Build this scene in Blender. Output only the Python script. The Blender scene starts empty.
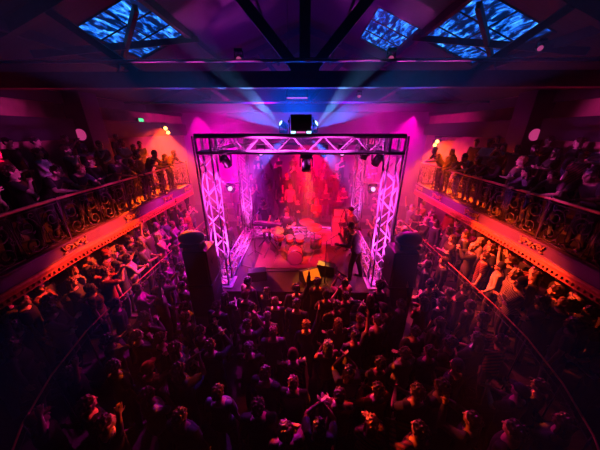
import bpy, math, random
from mathutils import Vector, Matrix, Quaternion
R = math.radians
rnd = random.Random(11)
sc = bpy.context.scene
COL = sc.collection

# ------------------------------------------------------------------ camera
PITCH = R(22.0); FPX = 235.0; HCAM = 5.25
cam_d = bpy.data.cameras.new('camera'); cam = bpy.data.objects.new('camera', cam_d); COL.objects.link(cam)
cam_d.sensor_width = 36; cam_d.lens = FPX / 600 * 36; cam_d.clip_start = .05; cam_d.clip_end = 100
cam.location = (0, 0, HCAM)
cam.rotation_euler = (R(90) - PITCH, 0, math.atan(4 / FPX))
sc.camera = cam
sc.view_settings.view_transform = 'Standard'; sc.view_settings.look = 'None'
sc.view_settings.exposure = 0.15; sc.view_settings.gamma = 1.0; sc.view_settings.use_curve_mapping = False
cy = sc.cycles
cy.max_bounces = 3; cy.diffuse_bounces = 0; cy.glossy_bounces = 2; cy.volume_bounces = 0; cy.transmission_bounces = 2
cy.caustics_reflective = False; cy.caustics_refractive = False
cy.sample_clamp_indirect = 3; cy.sample_clamp_direct = 12; cy.use_denoising = True; cy.use_light_tree = True
cy.volume_step_rate = 1.0

# ------------------------------------------------------------------ world: darkness and theatrical haze
w = bpy.data.worlds.new('world'); sc.world = w; w.use_nodes = True
nt = w.node_tree; nt.nodes.clear()
wo = nt.nodes.new('ShaderNodeOutputWorld'); bg = nt.nodes.new('ShaderNodeBackground')
bg.inputs[0].default_value = (.01, .01, .03, 1); bg.inputs[1].default_value = .2
vs = nt.nodes.new('ShaderNodeVolumeScatter'); vs.inputs['Color'].default_value = (1, 1, 1, 1)
vs.inputs['Anisotropy'].default_value = .45
# smoke hangs around and behind the stage and thins out towards the crowd under the camera
geo = nt.nodes.new('ShaderNodeNewGeometry'); sep = nt.nodes.new('ShaderNodeSeparateXYZ'); nt.links.new(geo.outputs['Position'], sep.inputs[0])
mr = nt.nodes.new('ShaderNodeMapRange'); mr.interpolation_type = 'SMOOTHSTEP'
for k, v in (('From Min', 4.8), ('From Max', 8.6), ('To Min', .003), ('To Max', .058)): mr.inputs[k].default_value = v
ab = nt.nodes.new('ShaderNodeMath'); ab.operation = 'ABSOLUTE'; nt.links.new(sep.outputs['X'], ab.inputs[0])
ma = nt.nodes.new('ShaderNodeMath'); ma.operation = 'MULTIPLY_ADD'; ma.inputs[1].default_value = -.6
nt.links.new(ab.outputs[0], ma.inputs[0]); nt.links.new(sep.outputs['Y'], ma.inputs[2]); nt.links.new(ma.outputs[0], mr.inputs['Value'])
wn = nt.nodes.new('ShaderNodeTexNoise'); wn.inputs['Scale'].default_value = .45; wn.inputs['Detail'].default_value = 2; nt.links.new(geo.outputs['Position'], wn.inputs['Vector'])
mr2 = nt.nodes.new('ShaderNodeMapRange')
for k, v in (('From Min', .35), ('From Max', .65), ('To Min', .55), ('To Max', 1.35)): mr2.inputs[k].default_value = v
nt.links.new(wn.outputs['Fac'], mr2.inputs['Value'])
mu = nt.nodes.new('ShaderNodeMath'); mu.operation = 'MULTIPLY'; nt.links.new(mr.outputs[0], mu.inputs[0]); nt.links.new(mr2.outputs[0], mu.inputs[1])
mz = nt.nodes.new('ShaderNodeMapRange'); mz.interpolation_type = 'SMOOTHSTEP'; nt.links.new(sep.outputs['Z'], mz.inputs['Value'])
for k, v in (('From Min', 5.9), ('From Max', 7.4), ('To Min', 1.0), ('To Max', .12)): mz.inputs[k].default_value = v
m3 = nt.nodes.new('ShaderNodeMath'); m3.operation = 'MULTIPLY'; nt.links.new(mu.outputs[0], m3.inputs[0]); nt.links.new(mz.outputs[0], m3.inputs[1])
nt.links.new(m3.outputs[0], vs.inputs['Density'])
w.cycles.volume_step_size = 1.0
nt.links.new(bg.outputs[0], wo.inputs['Surface']); nt.links.new(vs.outputs[0], wo.inputs['Volume'])

# ------------------------------------------------------------------ stage lights
def aim(o, target):
    d = Vector(target) - o.location
    o.rotation_euler = d.to_track_quat('-Z', 'Y').to_euler()
def spot(loc, target, color, power, angle, blend=.3, size=.04):
    l = bpy.data.lights.new('spot_light', 'SPOT'); l.color = color; l.energy = power
    l.spot_size = R(angle); l.spot_blend = blend; l.shadow_soft_size = size
    o = bpy.data.objects.new('spot_light', l); COL.objects.link(o); o.location = loc; aim(o, target); return o
def point(loc, color, power, size=.1):
    l = bpy.data.lights.new('point_light', 'POINT'); l.color = color; l.energy = power; l.shadow_soft_size = size
    o = bpy.data.objects.new('point_light', l); COL.objects.link(o); o.location = loc; return o
BLUE = (.03, .22, 1); MAG = (1, .03, .62); PUR = (.45, .05, 1); RED = (1, .03, .05); ORG = (1, .16, .03); PINKW = (1, .35, .9)
CX = -.1          # the stage frame stands a little left of the room's axis
CX = -.1          # the stage frame stands a little left of the room's axis
CX = -.1          # the stage frame stands a little left of the room's axis
CX = -.1          # the stage frame stands a little left of the room's axis
CX = -.1          # the stage frame stands a little left of the room's axis
CX = -.1          # the stage frame stands a little left of the room's axis
CX = -.1          # the stage frame stands a little left of the room's axis
CX = -.1          # the stage frame stands a little left of the room's axis
CX = -.1          # the stage frame stands a little left of the room's axis
CX = -.1          # the stage frame stands a little left of the room's axis
CX = -.1          # the stage frame stands a little left of the room's axis
CX = -.1          # the stage frame stands a little left of the room's axis
CX = -.1          # the stage frame stands a little left of the room's axis
CX = -.1          # the stage frame stands a little left of the room's axis
# blue fans of the rear top beam
for s in (-1, 1):
    bx = CX - .1 + s * .52
    spot((bx, 8.8, 5.3), (bx + s*1.0, 6.0, 5.80), BLUE, 100000, 11, .25, .02)
    spot((bx, 8.8, 5.3), (bx + s*.5, 6.0, 6.0), (.12, .42, 1), 120000, 6, .25, .02)
    spot((bx, 8.8, 5.3), (bx + s*2.0, 6.0, 6.0), (.03, .08, 1), 60000, 10, .25, .02)
    spot((bx, 8.8, 5.3), (bx + s*.6, 6.0, 7.0), (.02, .05, 1), 3000, 36, .6, .02)
    spot((bx - s*.1, 8.7, 5.0), (bx + s*.7, 6.0, 4.25), (.04, .12, 1), 16000, 11, .5, .02)
    # violet light thrown up under the roof
    spot((s*1.6, 10.6, 5.6), (s*2.6, 11.5, 9.0), (.2, .0, 1), 500, 110, .9)
    # pale beams of the fixtures on the rear columns
    spot((CX + s*2.62, 8.3, 3.38), (CX + s*2.75, 5.4, 5.0), (1, .15, .8), 9000, 9, .4, .02)
    # magenta washes over the stage
    spot((s*3.3, 10.6, 5.5), (s*4.2, 14.0, 4.2), (1, .0, .62), 4200, 130, 1, .2)
    spot((s*3.3, 11.0, 5.0), (s*3.6, 10.6, 1.5), (1, .0, .4), 2000, 110, 1, .2)
    spot((s*6.2, 14.8, 6.0), (s*3.4, 9.0, 3.0), (1, .0, .5), 4200, 36, 1)
    # lamps at the side walls
    lx, lz = (7.3, 5.35) if s < 0 else (7.0, 4.7)
    spot((s*lx, 12.9, lz), (s*5.2, 9.0, 3.2), (1, .07, .0), 42000, 38, 1)
    spot((s*lx, 12.9, lz), (s*6.4, 10.0, 3.2), (1, .04, .01), 3600, 70, 1)
    # red heads on the side of the frame thrown over the crowd under the balconies
    spot((CX + s*2.5, 7.2, 4.6), (s*5.7, 5.4, 1.7), (1, .06, .012), 6200, 44, .7)
    spot((s*3.1, 9.6, 3.2), (s*5.45, 5.0, 2.45), (1, .02, .14), 1000, 20, 1)  # added grazing spot without a fixture, brightens the balcony cornice
    spot((CX + s*2.5, 8.4, 4.6), (s*5.2, 8.6, 2.0), (1, .01, .2), 2200, 56, .8)
    # crimson light reaching the balcony crowd and the walls behind it
    spot((CX + s*2.5, 6.4, 5.2), (s*8.2, 4.6, 5.7), (1, .0, .09), 4400, 34, 1)
    # light inside the columns
    spot((CX + s*2.14, 5.6, 1.3), (CX + s*2.14, 5.6, 5.1), (1, .06, .8), 2600, 30, .8)
    spot((CX + s*2.14, 5.6, 4.9), (CX + s*2.14, 5.6, 1.2), (1, .06, .8), 1500, 34, .8)
    spot((CX + s*2.14, 8.8, 1.6), (CX + s*2.14, 8.8, 5.1), (1, .08, .75), 7000, 34, .8)
    spot((CX + s*2.0, 5.6, 4.95), (CX - s*2.2, 5.6, 4.95), (1, .07, .8), 3200, 30, .8)
    spot((CX + s*2.14, 8.5, 1.4), (CX + s*2.14, 5.9, 1.38), (1, .08, .9), 900, 50, .8)
    spot((CX + s*2.0, 8.8, 1.4), (CX - s*2.0, 8.8, 1.38), (1, .1, .7), 4000, 40, .8)
    spot((CX + s*1.4, 7.9, 4.6), (CX + s*2.2, 6.6, 1.3), (.8, .05, 1), 120, 50, .8)
spot((CX - .1, 9.0, 5.35), (CX - .1, 7.4, 6.4), (.0, .08, 1), 1000, 110, 1, .1)
spot((CX - 1.2, 8.5, 4.7), (CX - 1.9, 6.6, 2.2), (.1, .03, 1), 1800, 36, 1, .05)
# added washes without fixtures: magenta on the left, orange red on the right
spot((-2.6, 9.4, 5.2), (-3.2, 7.4, 1.2), (1, .0, .7), 8000, 66, 1, .1)
spot((2.4, 9.4, 5.2), (3.0, 7.4, 1.2), (1, .04, .1), 8000, 66, 1, .1)
spot((-.3, 6.0, 4.7), (-.4, 7.2, 1.6), (1, .16, .04), 2600, 26, .8)
# red wash on the band and the crowd behind
spot((CX, 8.5, 4.75), (.6, 11.8, 2.4), (1, .0, .06), 11000, 70, .9)
spot((.8, 6.0, 4.7), (.2, 8.2, 1.2), (1, .01, .04), 3600, 60, .8)
spot((-1.8, 6.0, 4.7), (-.6, 7.8, 1.2), (1, .02, .5), 2000, 50, .8)
spot((.1, 7.6, 4.7), (.25, 5.8, 1.3), (1, .3, .03), 2200, 18, .7)
# back light over the front rows
spot((CX, 8.6, 4.7), (.2, 4.6, 1.5), (1, .02, .1), 1600, 30, 1)
spot((-1.9, 8.6, 4.6), (-1.0, 3.8, 1.6), (.5, .02, 1), 1500, 30, 1)
spot((1.7, 8.6, 4.6), (1.6, 3.8, 1.6), (1, .02, .15), 1200, 30, 1)

# added narrow red spots without fixtures, highlighting heads in the dark crowd
for (px, py, pw) in ((455, 366, 1300), (498, 342, 1300), (150, 372, 1300), (86, 410, 1100), (512, 430, 1100), (376, 330, 1100), (235, 312, 500)):
    _v = 225 - py; _u = px - 304; _f = _v * math.sin(PITCH) + FPX * math.cos(PITCH); _h = _v * math.cos(PITCH) - FPX * math.sin(PITCH); _t = -3.6 / _h
    tx, ty = _u * _t, _f * _t
    src = (-5.2, 4.6, 4.1) if px == 376 else (CX + (1.9 if tx > 0 else -1.9), 5.9, 4.7)
    spot(src, (tx, ty, 1.5), (1, .03, .06), pw, 4.5 if px != 376 else 7, .9, .02)

# ------------------------------------------------------------------ materials
MATS = {}
def mat(name, base, rough=.6, metal=0.0, noise=0.0, scale=6.0, emit=None, estr=0.0, bump=0.0, coat=0.0):
    if name in MATS: return MATS[name]
    m = bpy.data.materials.new(name); m.use_nodes = True; MATS[name] = m
    n = m.node_tree; b = n.nodes['Principled BSDF']
    b.inputs['Base Color'].default_value = (*base, 1); b.inputs['Roughness'].default_value = rough; b.inputs['Metallic'].default_value = metal
    tc = n.nodes.new('ShaderNodeTexCoord'); nz = n.nodes.new('ShaderNodeTexNoise'); nz.inputs['Scale'].default_value = scale; nz.inputs['Detail'].default_value = 5
    n.links.new(tc.outputs['Object'], nz.inputs['Vector'])
    rp = n.nodes.new('ShaderNodeValToRGB')
    k = max(noise, .06)
    rp.color_ramp.elements[0].position = .3; rp.color_ramp.elements[1].position = .7
    rp.color_ramp.elements[0].color = (*[c * (1 - k) for c in base], 1); rp.color_ramp.elements[1].color = (*[min(1, c * (1 + k)) for c in base], 1)
    n.links.new(nz.outputs['Fac'], rp.inputs[0]); n.links.new(rp.outputs[0], b.inputs['Base Color'])
    if bump:
        bp = n.nodes.new('ShaderNodeBump'); bp.inputs['Strength'].default_value = bump; bp.inputs['Distance'].default_value = .02
        n.links.new(nz.outputs['Fac'], bp.inputs['Height']); n.links.new(bp.outputs[0], b.inputs['Normal'])
    if emit: b.inputs['Emission Color'].default_value = (*emit, 1); b.inputs['Emission Strength'].default_value = estr
    if coat: b.inputs['Coat Weight'].default_value = coat
    return m
def stripe_mat(name, c1, c2, scale, direction='Z', rough=.8):
    m = bpy.data.materials.new(name); m.use_nodes = True; MATS[name] = m
    n = m.node_tree; b = n.nodes['Principled BSDF']; b.inputs['Roughness'].default_value = rough
    tc = n.nodes.new('ShaderNodeTexCoord'); wv = n.nodes.new('ShaderNodeTexWave'); wv.bands_direction = direction
    wv.inputs['Scale'].default_value = scale; wv.inputs['Distortion'].default_value = .4
    rp = n.nodes.new('ShaderNodeValToRGB'); rp.color_ramp.interpolation = 'CONSTANT'; rp.color_ramp.elements[1].position = .55
    rp.color_ramp.elements[0].color = (*c1, 1); rp.color_ramp.elements[1].color = (*c2, 1)
    n.links.new(tc.outputs['Object'], wv.inputs[0]); n.links.new(wv.outputs['Fac'], rp.inputs[0]); n.links.new(rp.outputs[0], b.inputs['Base Color'])
    return m
def board_mat(name, base, sx, sy, rough=.7):
    m = bpy.data.materials.new(name); m.use_nodes = True; MATS[name] = m
    n = m.node_tree; b = n.nodes['Principled BSDF']; b.inputs['Roughness'].default_value = rough
    tc = n.nodes.new('ShaderNodeTexCoord'); br = n.nodes.new('ShaderNodeTexBrick')
    br.inputs['Color1'].default_value = (*base, 1); br.inputs['Color2'].default_value = (*[c * .7 for c in base], 1); br.inputs['Mortar'].default_value = (*[c * .2 for c in base], 1)
    br.inputs['Scale'].default_value = 1; br.inputs['Brick Width'].default_value = sx; br.inputs['Row Height'].default_value = sy; br.inputs['Mortar Size'].default_value = .006
    n.links.new(tc.outputs['Object'], br.inputs[0]); n.links.new(br.outputs[0], b.inputs['Base Color'])
    return m
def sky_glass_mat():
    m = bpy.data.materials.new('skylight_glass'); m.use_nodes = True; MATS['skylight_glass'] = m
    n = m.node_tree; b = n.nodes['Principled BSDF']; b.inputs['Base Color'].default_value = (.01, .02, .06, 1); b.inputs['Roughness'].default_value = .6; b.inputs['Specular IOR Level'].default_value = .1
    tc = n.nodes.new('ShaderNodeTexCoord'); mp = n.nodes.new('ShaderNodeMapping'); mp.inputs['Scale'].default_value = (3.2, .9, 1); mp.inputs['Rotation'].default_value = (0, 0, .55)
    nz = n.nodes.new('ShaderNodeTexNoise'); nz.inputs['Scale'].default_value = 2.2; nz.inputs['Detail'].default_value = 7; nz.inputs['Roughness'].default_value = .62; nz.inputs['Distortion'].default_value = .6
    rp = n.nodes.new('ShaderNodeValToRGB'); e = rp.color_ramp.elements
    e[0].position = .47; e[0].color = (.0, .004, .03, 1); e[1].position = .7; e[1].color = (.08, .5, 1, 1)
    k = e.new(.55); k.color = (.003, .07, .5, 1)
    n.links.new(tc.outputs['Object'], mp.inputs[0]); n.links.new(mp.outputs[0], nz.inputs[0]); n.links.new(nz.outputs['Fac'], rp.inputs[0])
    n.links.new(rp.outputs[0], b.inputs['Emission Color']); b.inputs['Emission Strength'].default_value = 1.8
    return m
M_alu = mat('aluminium_tube', (.85, .85, .87), .4, .1, .05, 20)
M_black = mat('black_paint', (.012, .012, .014), .5)
M_blackm = mat('black_metal', (.02, .02, .022), .4, .3)
M_iron = mat('wrought_iron', (.045, .035, .04), .4, .5)
M_brass = mat('brass_rail', (.75, .42, .2), .3, .6)
M_fascia = mat('plaster_fascia', (.09, .04, .16), .5, 0, .15, 3)
M_cornice = mat('painted_cornice', (.85, .28, .16), .55, 0, .25, 12)
M_orn = mat('gilt_ornament', (.55, .35, .2), .4, .4)
M_wall = mat('painted_wall', (.42, .15, .15), .85, 0, .3, 1.5, bump=.2)
M_wallb = mat('rear_wall_paint', (.12, .06, .1), .85, 0, .25, 1.2)
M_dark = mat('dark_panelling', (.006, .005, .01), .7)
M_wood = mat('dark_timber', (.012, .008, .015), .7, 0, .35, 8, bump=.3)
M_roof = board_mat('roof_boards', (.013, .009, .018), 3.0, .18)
M_floor = board_mat('floor_boards', (.02, .013, .012), 1.4, .12, .85)
M_stage = mat('stage_deck', (.02, .012, .012), .95, 0, .3, 4)
M_pil = mat('pilaster_paint', (.03, .025, .07), .6)
M_skin = [mat('skin_light', (.78, .5, .38), .45), mat('skin_tan', (.6, .36, .24), .45), mat('skin_dark', (.17, .09, .06), .5)]
M_shoe = mat('shoe_leather', (.02, .018, .016), .4)
M_eye = mat('eye_dark', (.02, .015, .015), .2)
M_hair = {'black': mat('hair_black', (.012, .01, .01), .34, 0, .3, 60), 'brown': mat('hair_brown', (.06, .03, .015), .34, 0, .3, 60),
          'blond': mat('hair_blond', (.45, .27, .1), .34, 0, .3, 60), 'grey': mat('hair_grey', (.3, .28, .27), .34, 0, .3, 60)}
CLOTH = {'black': (.012, .012, .014), 'charcoal': (.045, .045, .05), 'navy': (.015, .02, .06), 'grey': (.18, .18, .19), 'white': (.75, .73, .72),
         'red': (.45, .03, .03), 'olive': (.08, .09, .04), 'denim blue': (.08, .13, .25), 'brown': (.12, .07, .04), 'pink': (.6, .25, .35)}
M_cloth = {k: mat('fabric_' + k.replace(' ', '_'), v, .9, 0, .15, 40, bump=.15) for k, v in ((a, tuple(c * (.6 if a in ('white', 'pink', 'grey') else .35) for c in b)) for a, b in CLOTH.items())}
M_cloth['striped'] = stripe_mat('fabric_striped', (.22, .2, .2), (.015, .015, .025), 9)
M_cloth['checked'] = stripe_mat('fabric_checked', (.14, .02, .02), (.02, .015, .02), 7, 'DIAGONAL')
CLOTH_KEYS = ['black'] * 7 + ['charcoal'] * 4 + ['navy'] * 3 + ['grey'] * 2 + ['white', 'red', 'olive', 'denim blue', 'brown', 'pink', 'striped', 'checked']

# ------------------------------------------------------------------ mesh builder
class MB:
    def __init__(s): s.v = []; s.f = []; s.m = []
    def add(s, vs, fs, mi=0):
        o = len(s.v); s.v += [tuple(v) for v in vs]; s.f += [tuple(i + o for i in f) for f in fs]; s.m += [mi] * len(fs)
    def box(s, c, d, rz=0, mi=0, M=None):
        x, y, z = d[0] / 2, d[1] / 2, d[2] / 2
        vs = [Vector((sx * x, sy * y, sz * z)) for sx in (-1, 1) for sy in (-1, 1) for sz in (-1, 1)]
        if M is None: M = Matrix.Rotation(rz, 3, 'Z')
        vs = [M @ v + Vector(c) for v in vs]
        s.add(vs, [(0, 1, 3, 2), (4, 6, 7, 5), (0, 4, 5, 1), (2, 3, 7, 6), (0, 2, 6, 4), (1, 5, 7, 3)], mi)
    def tube(s, pts, r, n=8, mi=0, closed=False):
        """tube along pts; r one radius, a list of radii or of (rx, ry)"""
        P = [Vector(p) for p in pts]; k = len(P)
        rr = [r] * k if not isinstance(r, (list, tuple)) else list(r)
        up = None; vs = []
        for i in range(k):
            if closed: t = P[(i + 1) % k] - P[i - 1]
            else: t = P[min(i + 1, k - 1)] - P[max(i - 1, 0)]
            if t.length < 1e-9: t = Vector((0, 0, 1))
            t.normalize()
            if up is None:
                up = Vector((1, 0, 0)) if abs(t.x) < .8 else Vector((0, 0, 1))
            a = (up - t * up.dot(t)).normalized(); up = a; b = t.cross(a)
            ra, rb = rr[i] if isinstance(rr[i], (list, tuple)) else (rr[i], rr[i])
            for j in range(n):
                q = 2 * math.pi * j / n
                vs.append(P[i] + a * math.cos(q) * ra + b * math.sin(q) * rb)
        fs = []
        for i in range(k if closed else k - 1):
            for j in range(n):
                A = i * n; B = ((i + 1) % k) * n
                fs.append((A + j, A + (j + 1) % n, B + (j + 1) % n, B + j))
        if not closed: fs += [tuple(range(n - 1, -1, -1)), tuple(range((k - 1) * n, k * n))]
        s.add(vs, fs, mi)
    def ell(s, c, r, n=14, k=9, M=None, mi=0):
        vs = []; fs = []
        for i in range(1, k):
            ph = math.pi * i / k
            for j in range(n):
                th = 2 * math.pi * j / n
                vs.append(Vector((r[0] * math.sin(ph) * math.cos(th), r[1] * math.sin(ph) * math.sin(th), r[2] * math.cos(ph))))
        vs += [Vector((0, 0, r[2])), Vector((0, 0, -r[2]))]
        for i in range(k - 2):
            for j in range(n): fs.append((i * n + j, (i + 1) * n + j, (i + 1) * n + (j + 1) % n, i * n + (j + 1) % n))
        T, Bt = len(vs) - 2, len(vs) - 1
        for j in range(n):
            fs.append((T, j, (j + 1) % n)); fs.append((Bt, (k - 2) * n + (j + 1) % n, (k - 2) * n + j))
        if M is not None: vs = [M @ v for v in vs]
        s.add([v + Vector(c) for v in vs], fs, mi)
    def lathe(s, prof, c=(0, 0, 0), n=20, M=None, mi=0):
        vs = []; fs = []
        for r, z in prof:
            for j in range(n):
                q = 2 * math.pi * j / n; vs.append(Vector((r * math.cos(q), r * math.sin(q), z)))
        k = len(prof)
        for i in range(k - 1):
            for j in range(n): fs.append((i * n + j, i * n + (j + 1) % n, (i + 1) * n + (j + 1) % n, (i + 1) * n + j))
        fs += [tuple(range(n - 1, -1, -1)), tuple(range((k - 1) * n, k * n))]
        if M is not None: vs = [M @ v for v in vs]
        s.add([v + Vector(c) for v in vs], fs, mi)
    def prism(s, poly, z0, z1, M=None, c=(0, 0, 0), mi=0):
        n = len(poly); vs = [Vector((p[0], p[1], z0)) for p in poly] + [Vector((p[0], p[1], z1)) for p in poly]
        fs = [tuple(range(n - 1, -1, -1)), tuple(range(n, 2 * n))] + [(i, (i + 1) % n, n + (i + 1) % n, n + i) for i in range(n)]
        if M is not None: vs = [M @ v for v in vs]
        s.add([v + Vector(c) for v in vs], fs, mi)
    def mesh(s, name, mats, smooth=False):
        me = bpy.data.meshes.new(name); me.from_pydata(s.v, [], s.f)
        for m in (mats if isinstance(mats, (list, tuple)) else [mats]): me.materials.append(m)
        if any(s.m): me.polygons.foreach_set('material_index', s.m)
        if smooth: me.polygons.foreach_set('use_smooth', [True] * len(me.polygons))
        me.update(); return me
    def build(s, name, mats, parent=None, smooth=False, bevel=0):
        o = bpy.data.objects.new(name, s.mesh(name, mats, smooth)); COL.objects.link(o)
        if parent: o.parent = parent
        if bevel:
            b = o.modifiers.new('b', 'BEVEL'); b.width = bevel; b.segments = 2; b.limit_method = 'ANGLE'
        return o
def tag(o, label, cat, group=None, kind=None):
    o['label'] = label; o['category'] = cat
    if group: o['group'] = group
    if kind: o['kind'] = kind
    return o
def empty(name, loc=(0, 0, 0), rz=0):
    o = bpy.data.objects.new(name, None); COL.objects.link(o); o.location = loc; o.rotation_euler = (0, 0, rz); o.empty_display_size = .1; return o
def struct(o):
    o['kind'] = 'structure'; return o
def copy_tree(o, parent=None):
    c = o.copy(); COL.objects.link(c)
    if parent: c.parent = parent
    for ch in list(o.children): copy_tree(ch, c)
    return c

# ------------------------------------------------------------------ room shell
XW = 8.2; YB = 17.0; YN = -2.5
mb = MB(); mb.box((0, (YB + YN) / 2, -.05), (2 * XW, YB - YN, .1)); struct(mb.build('floor', M_floor))
for s, nm in ((-1, 'wall_left'), (1, 'wall_right')):
    mb = MB(); mb.box((s * (XW + .1), (YB + YN) / 2, 3.3), (.2, YB - YN, 6.8)); struct(mb.build(nm, M_wall))
mb = MB(); mb.box((0, YB + .1, 5), (2 * XW + .4, .2, 10)); struct(mb.build('wall_back', M_wallb))
mb = MB(); mb.box((0, YN - .1, 5), (2 * XW + .4, .2, 10)); struct(mb.build('wall_front', M_dark))
ZE = 6.45; ZR = 9.75
def roofz(x): return ZR - (ZR - ZE) / XW * abs(x)
# skylight openings in the roof slopes: (x0, x1, y0, y1)
SKY = {-1: [(3.9, 5.6, 6.9, 9.5)], 1: [(3.9, 5.9, 6.9, 9.9), (2.3, 3.7, 9.4, 12.2)]}
mb = MB()
for s in (-1, 1):
    xs = sorted({0, XW, *[v for k in SKY[s] for v in k[:2]]}); ys = sorted({YN, YB, *[v for k in SKY[s] for v in k[2:]]})
    for i in range(len(xs) - 1):
        for j in range(len(ys) - 1):
            cx, cyy = (xs[i] + xs[i + 1]) / 2, (ys[j] + ys[j + 1]) / 2
            if any(k[0] < cx < k[1] and k[2] < cyy < k[3] for k in SKY[s]): continue
            q = [(s * xs[i], ys[j]), (s * xs[i + 1], ys[j]), (s * xs[i + 1], ys[j + 1]), (s * xs[i], ys[j + 1])]
            lo = [(x, y, roofz(x)) for x, y in q]; hi = [(x, y, roofz(x) + .12) for x, y in q]
            mb.add(lo + hi, [(0, 1, 2, 3), (7, 6, 5, 4), (0, 4, 5, 1), (1, 5, 6, 2), (2, 6, 7, 3), (3, 7, 4, 0)])
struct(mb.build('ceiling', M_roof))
G = sky_glass_mat(); nwin = 0
for s in (-1, 1):
    for x0, x1, y0, y1 in SKY[s]:
        nwin += 1
        cx, cyy = s * (x0 + x1) / 2, (y0 + y1) / 2
        e = empty('window_%d' % nwin, (cx, cyy, roofz(cx) + .02)); struct(e)
        sl = -s * (ZR - ZE) / XW
        f = MB(); g = MB()
        hx, hy = (x1 - x0) / 2, (y1 - y0) / 2
        def P(x, y, z=0): return Vector((x, y, sl * x + z))
        g.add([P(-hx, -hy, .05), P(hx, -hy, .05), P(hx, hy, .05), P(-hx, hy, .05), P(-hx, -hy, .07), P(hx, -hy, .07), P(hx, hy, .07), P(-hx, hy, .07)],
              [(3, 2, 1, 0), (4, 5, 6, 7), (0, 1, 5, 4), (1, 2, 6, 5), (2, 3, 7, 6), (3, 0, 4, 7)])
        for a, b in (((-hx, -hy), (hx, -hy)), ((hx, -hy), (hx, hy)), ((hx, hy), (-hx, hy)), ((-hx, hy), (-hx, -hy))):
            f.tube([P(*a), P(*b)], .045, 4)
        for k in (1, 2): f.tube([P(-hx, -hy + 2 * hy * k / 3), P(hx, -hy + 2 * hy * k / 3)], .022, 4)
        f.tube([P(0, -hy), P(0, hy)], .022, 4)
        g.build('window_glass', G, e); f.build('window_frame', M_dark, e)
# roof trusses
def beam(mb, a, b, wd, hd):
    a, b = Vector(a), Vector(b); d = b - a; L = d.length; q = d.to_track_quat('X', 'Z').to_matrix()
    mb.box((a + b) / 2, (L, wd, hd), M=q)
TR = empty('roof_frame'); struct(TR)
for y, zb, th in ((5.9, 6.10, .30), (13.3, 6.10, .37)):
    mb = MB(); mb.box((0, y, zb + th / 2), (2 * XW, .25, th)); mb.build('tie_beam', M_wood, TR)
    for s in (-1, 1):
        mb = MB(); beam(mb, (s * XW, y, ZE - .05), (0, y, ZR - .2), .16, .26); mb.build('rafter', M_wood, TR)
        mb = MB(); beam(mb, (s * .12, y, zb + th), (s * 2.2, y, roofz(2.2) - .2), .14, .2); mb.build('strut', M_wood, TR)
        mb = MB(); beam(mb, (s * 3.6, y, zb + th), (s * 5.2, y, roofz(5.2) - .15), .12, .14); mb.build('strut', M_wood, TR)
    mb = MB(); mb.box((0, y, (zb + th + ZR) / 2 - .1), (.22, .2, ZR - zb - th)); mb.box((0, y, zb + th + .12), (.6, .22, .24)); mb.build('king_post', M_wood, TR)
for s in (-1, 1):
    for x in (1.6, 3.8, 6.1):
        mb = MB(); beam(mb, (s * x, YN, roofz(x) - .1), (s * x, YB, roofz(x) - .1), .14, .2); mb.build('purlin', M_wood, TR)
    for x, y0, x1, y1 in ((6.5, 6.6, 3.6, 9.6), (6.3, 9.2, 4.0, 7.0)):
        mb = MB(); beam(mb, (s * x, y0, roofz(x) - .22), (s * x1, y1, roofz(x1) - .22), .1, .16); mb.build('brace', M_wood, TR)
mb = MB(); mb.tube([(-7.4, 5.68, 6.56), (7.4, 5.68, 6.56)], .03, 6); tag(mb.build('steel_pipe', M_alu, smooth=True), 'thin steel conduit pipe running above the nearest tie beam', 'pipe')
mb = MB(); mb.tube([(-7.6, 11.0, 6.32), (7.6, 11.0, 6.32)], .035, 6); tag(mb.build('steel_pipe', M_alu, smooth=True), 'steel lighting pipe spanning the hall behind the stage frame', 'pipe')
# wall bands, pilasters with round plaques made to glow, as no spot reaches them
for s, nm in ((-1, 'left'), (1, 'right')):
    mb = MB(); mb.box((s * (XW - .12), (YB + YN) / 2, 5.28), (.24, YB - YN, .66)); mb.box((s * (XW - .06), (YB + YN) / 2, 6.25), (.12, YB - YN, .34))
    struct(mb.build('trim_%d' % (1 if s < 0 else 2), M_dark))
    mb = MB(); mb.box((s * (XW - .35), 9.1, 4.8), (.7, .75, 3.3)); struct(mb.build('trim_%d' % (3 if s < 0 else 4), M_pil, bevel=.02))
    mb = MB(); mb.lathe([(.17, 0), (.19, .01), (.19, .03), (.15, .04)], M=Matrix.Rotation(R(90), 3, 'X'), n=24)
    o = mb.build('glowing_plaque', mat('plaque_glow', (.2, .06, .1), .4, 0, 0, 5, (.85, .06, .3), .5), smooth=False); o.location = (s * (XW - .35), 8.72, 5.1)
    tag(o, 'round pink plaque made to glow high on the %s pilaster behind the balcony crowd' % nm, 'wall lamp')

# ------------------------------------------------------------------ raised side floors and the tiers behind the stage
def tierpoly(s, pts, z, name):
    mb = MB(); mb.prism([(s * x, y) for x, y in (pts if s > 0 else pts[::-1])], 0, z); return struct(mb.build(name, M_floor))
RAILP = [(4.42, 10.4), (4.42, 9), (4.42, 7), (4.42, 5.2), (4.42, 4.4), (4.36, 3.5), (4.15, 2.6), (3.85, 1.9), (3.3, 1.1), (2.5, .4)]
for s in (-1, 1):
    pts = [(x + .1, y) for x, y in RAILP] + [(2.5, YN + .01), (XW - .01, YN + .01), (XW - .01, 10.4)]
    tierpoly(s, pts, .45, 'floor_tier')
TIERS = [(9.8, 10.8, .7), (10.8, 11.8, 1.05), (11.8, 12.8, 1.4), (12.8, 13.8, 1.75), (13.8, 16.9, 2.1)]
for y0, y1, z in TIERS:
    mb = MB(); mb.box((0, (y0 + y1) / 2, z / 2), (9.6, y1 - y0, z)); struct(mb.build('floor_tier', M_floor))
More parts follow.
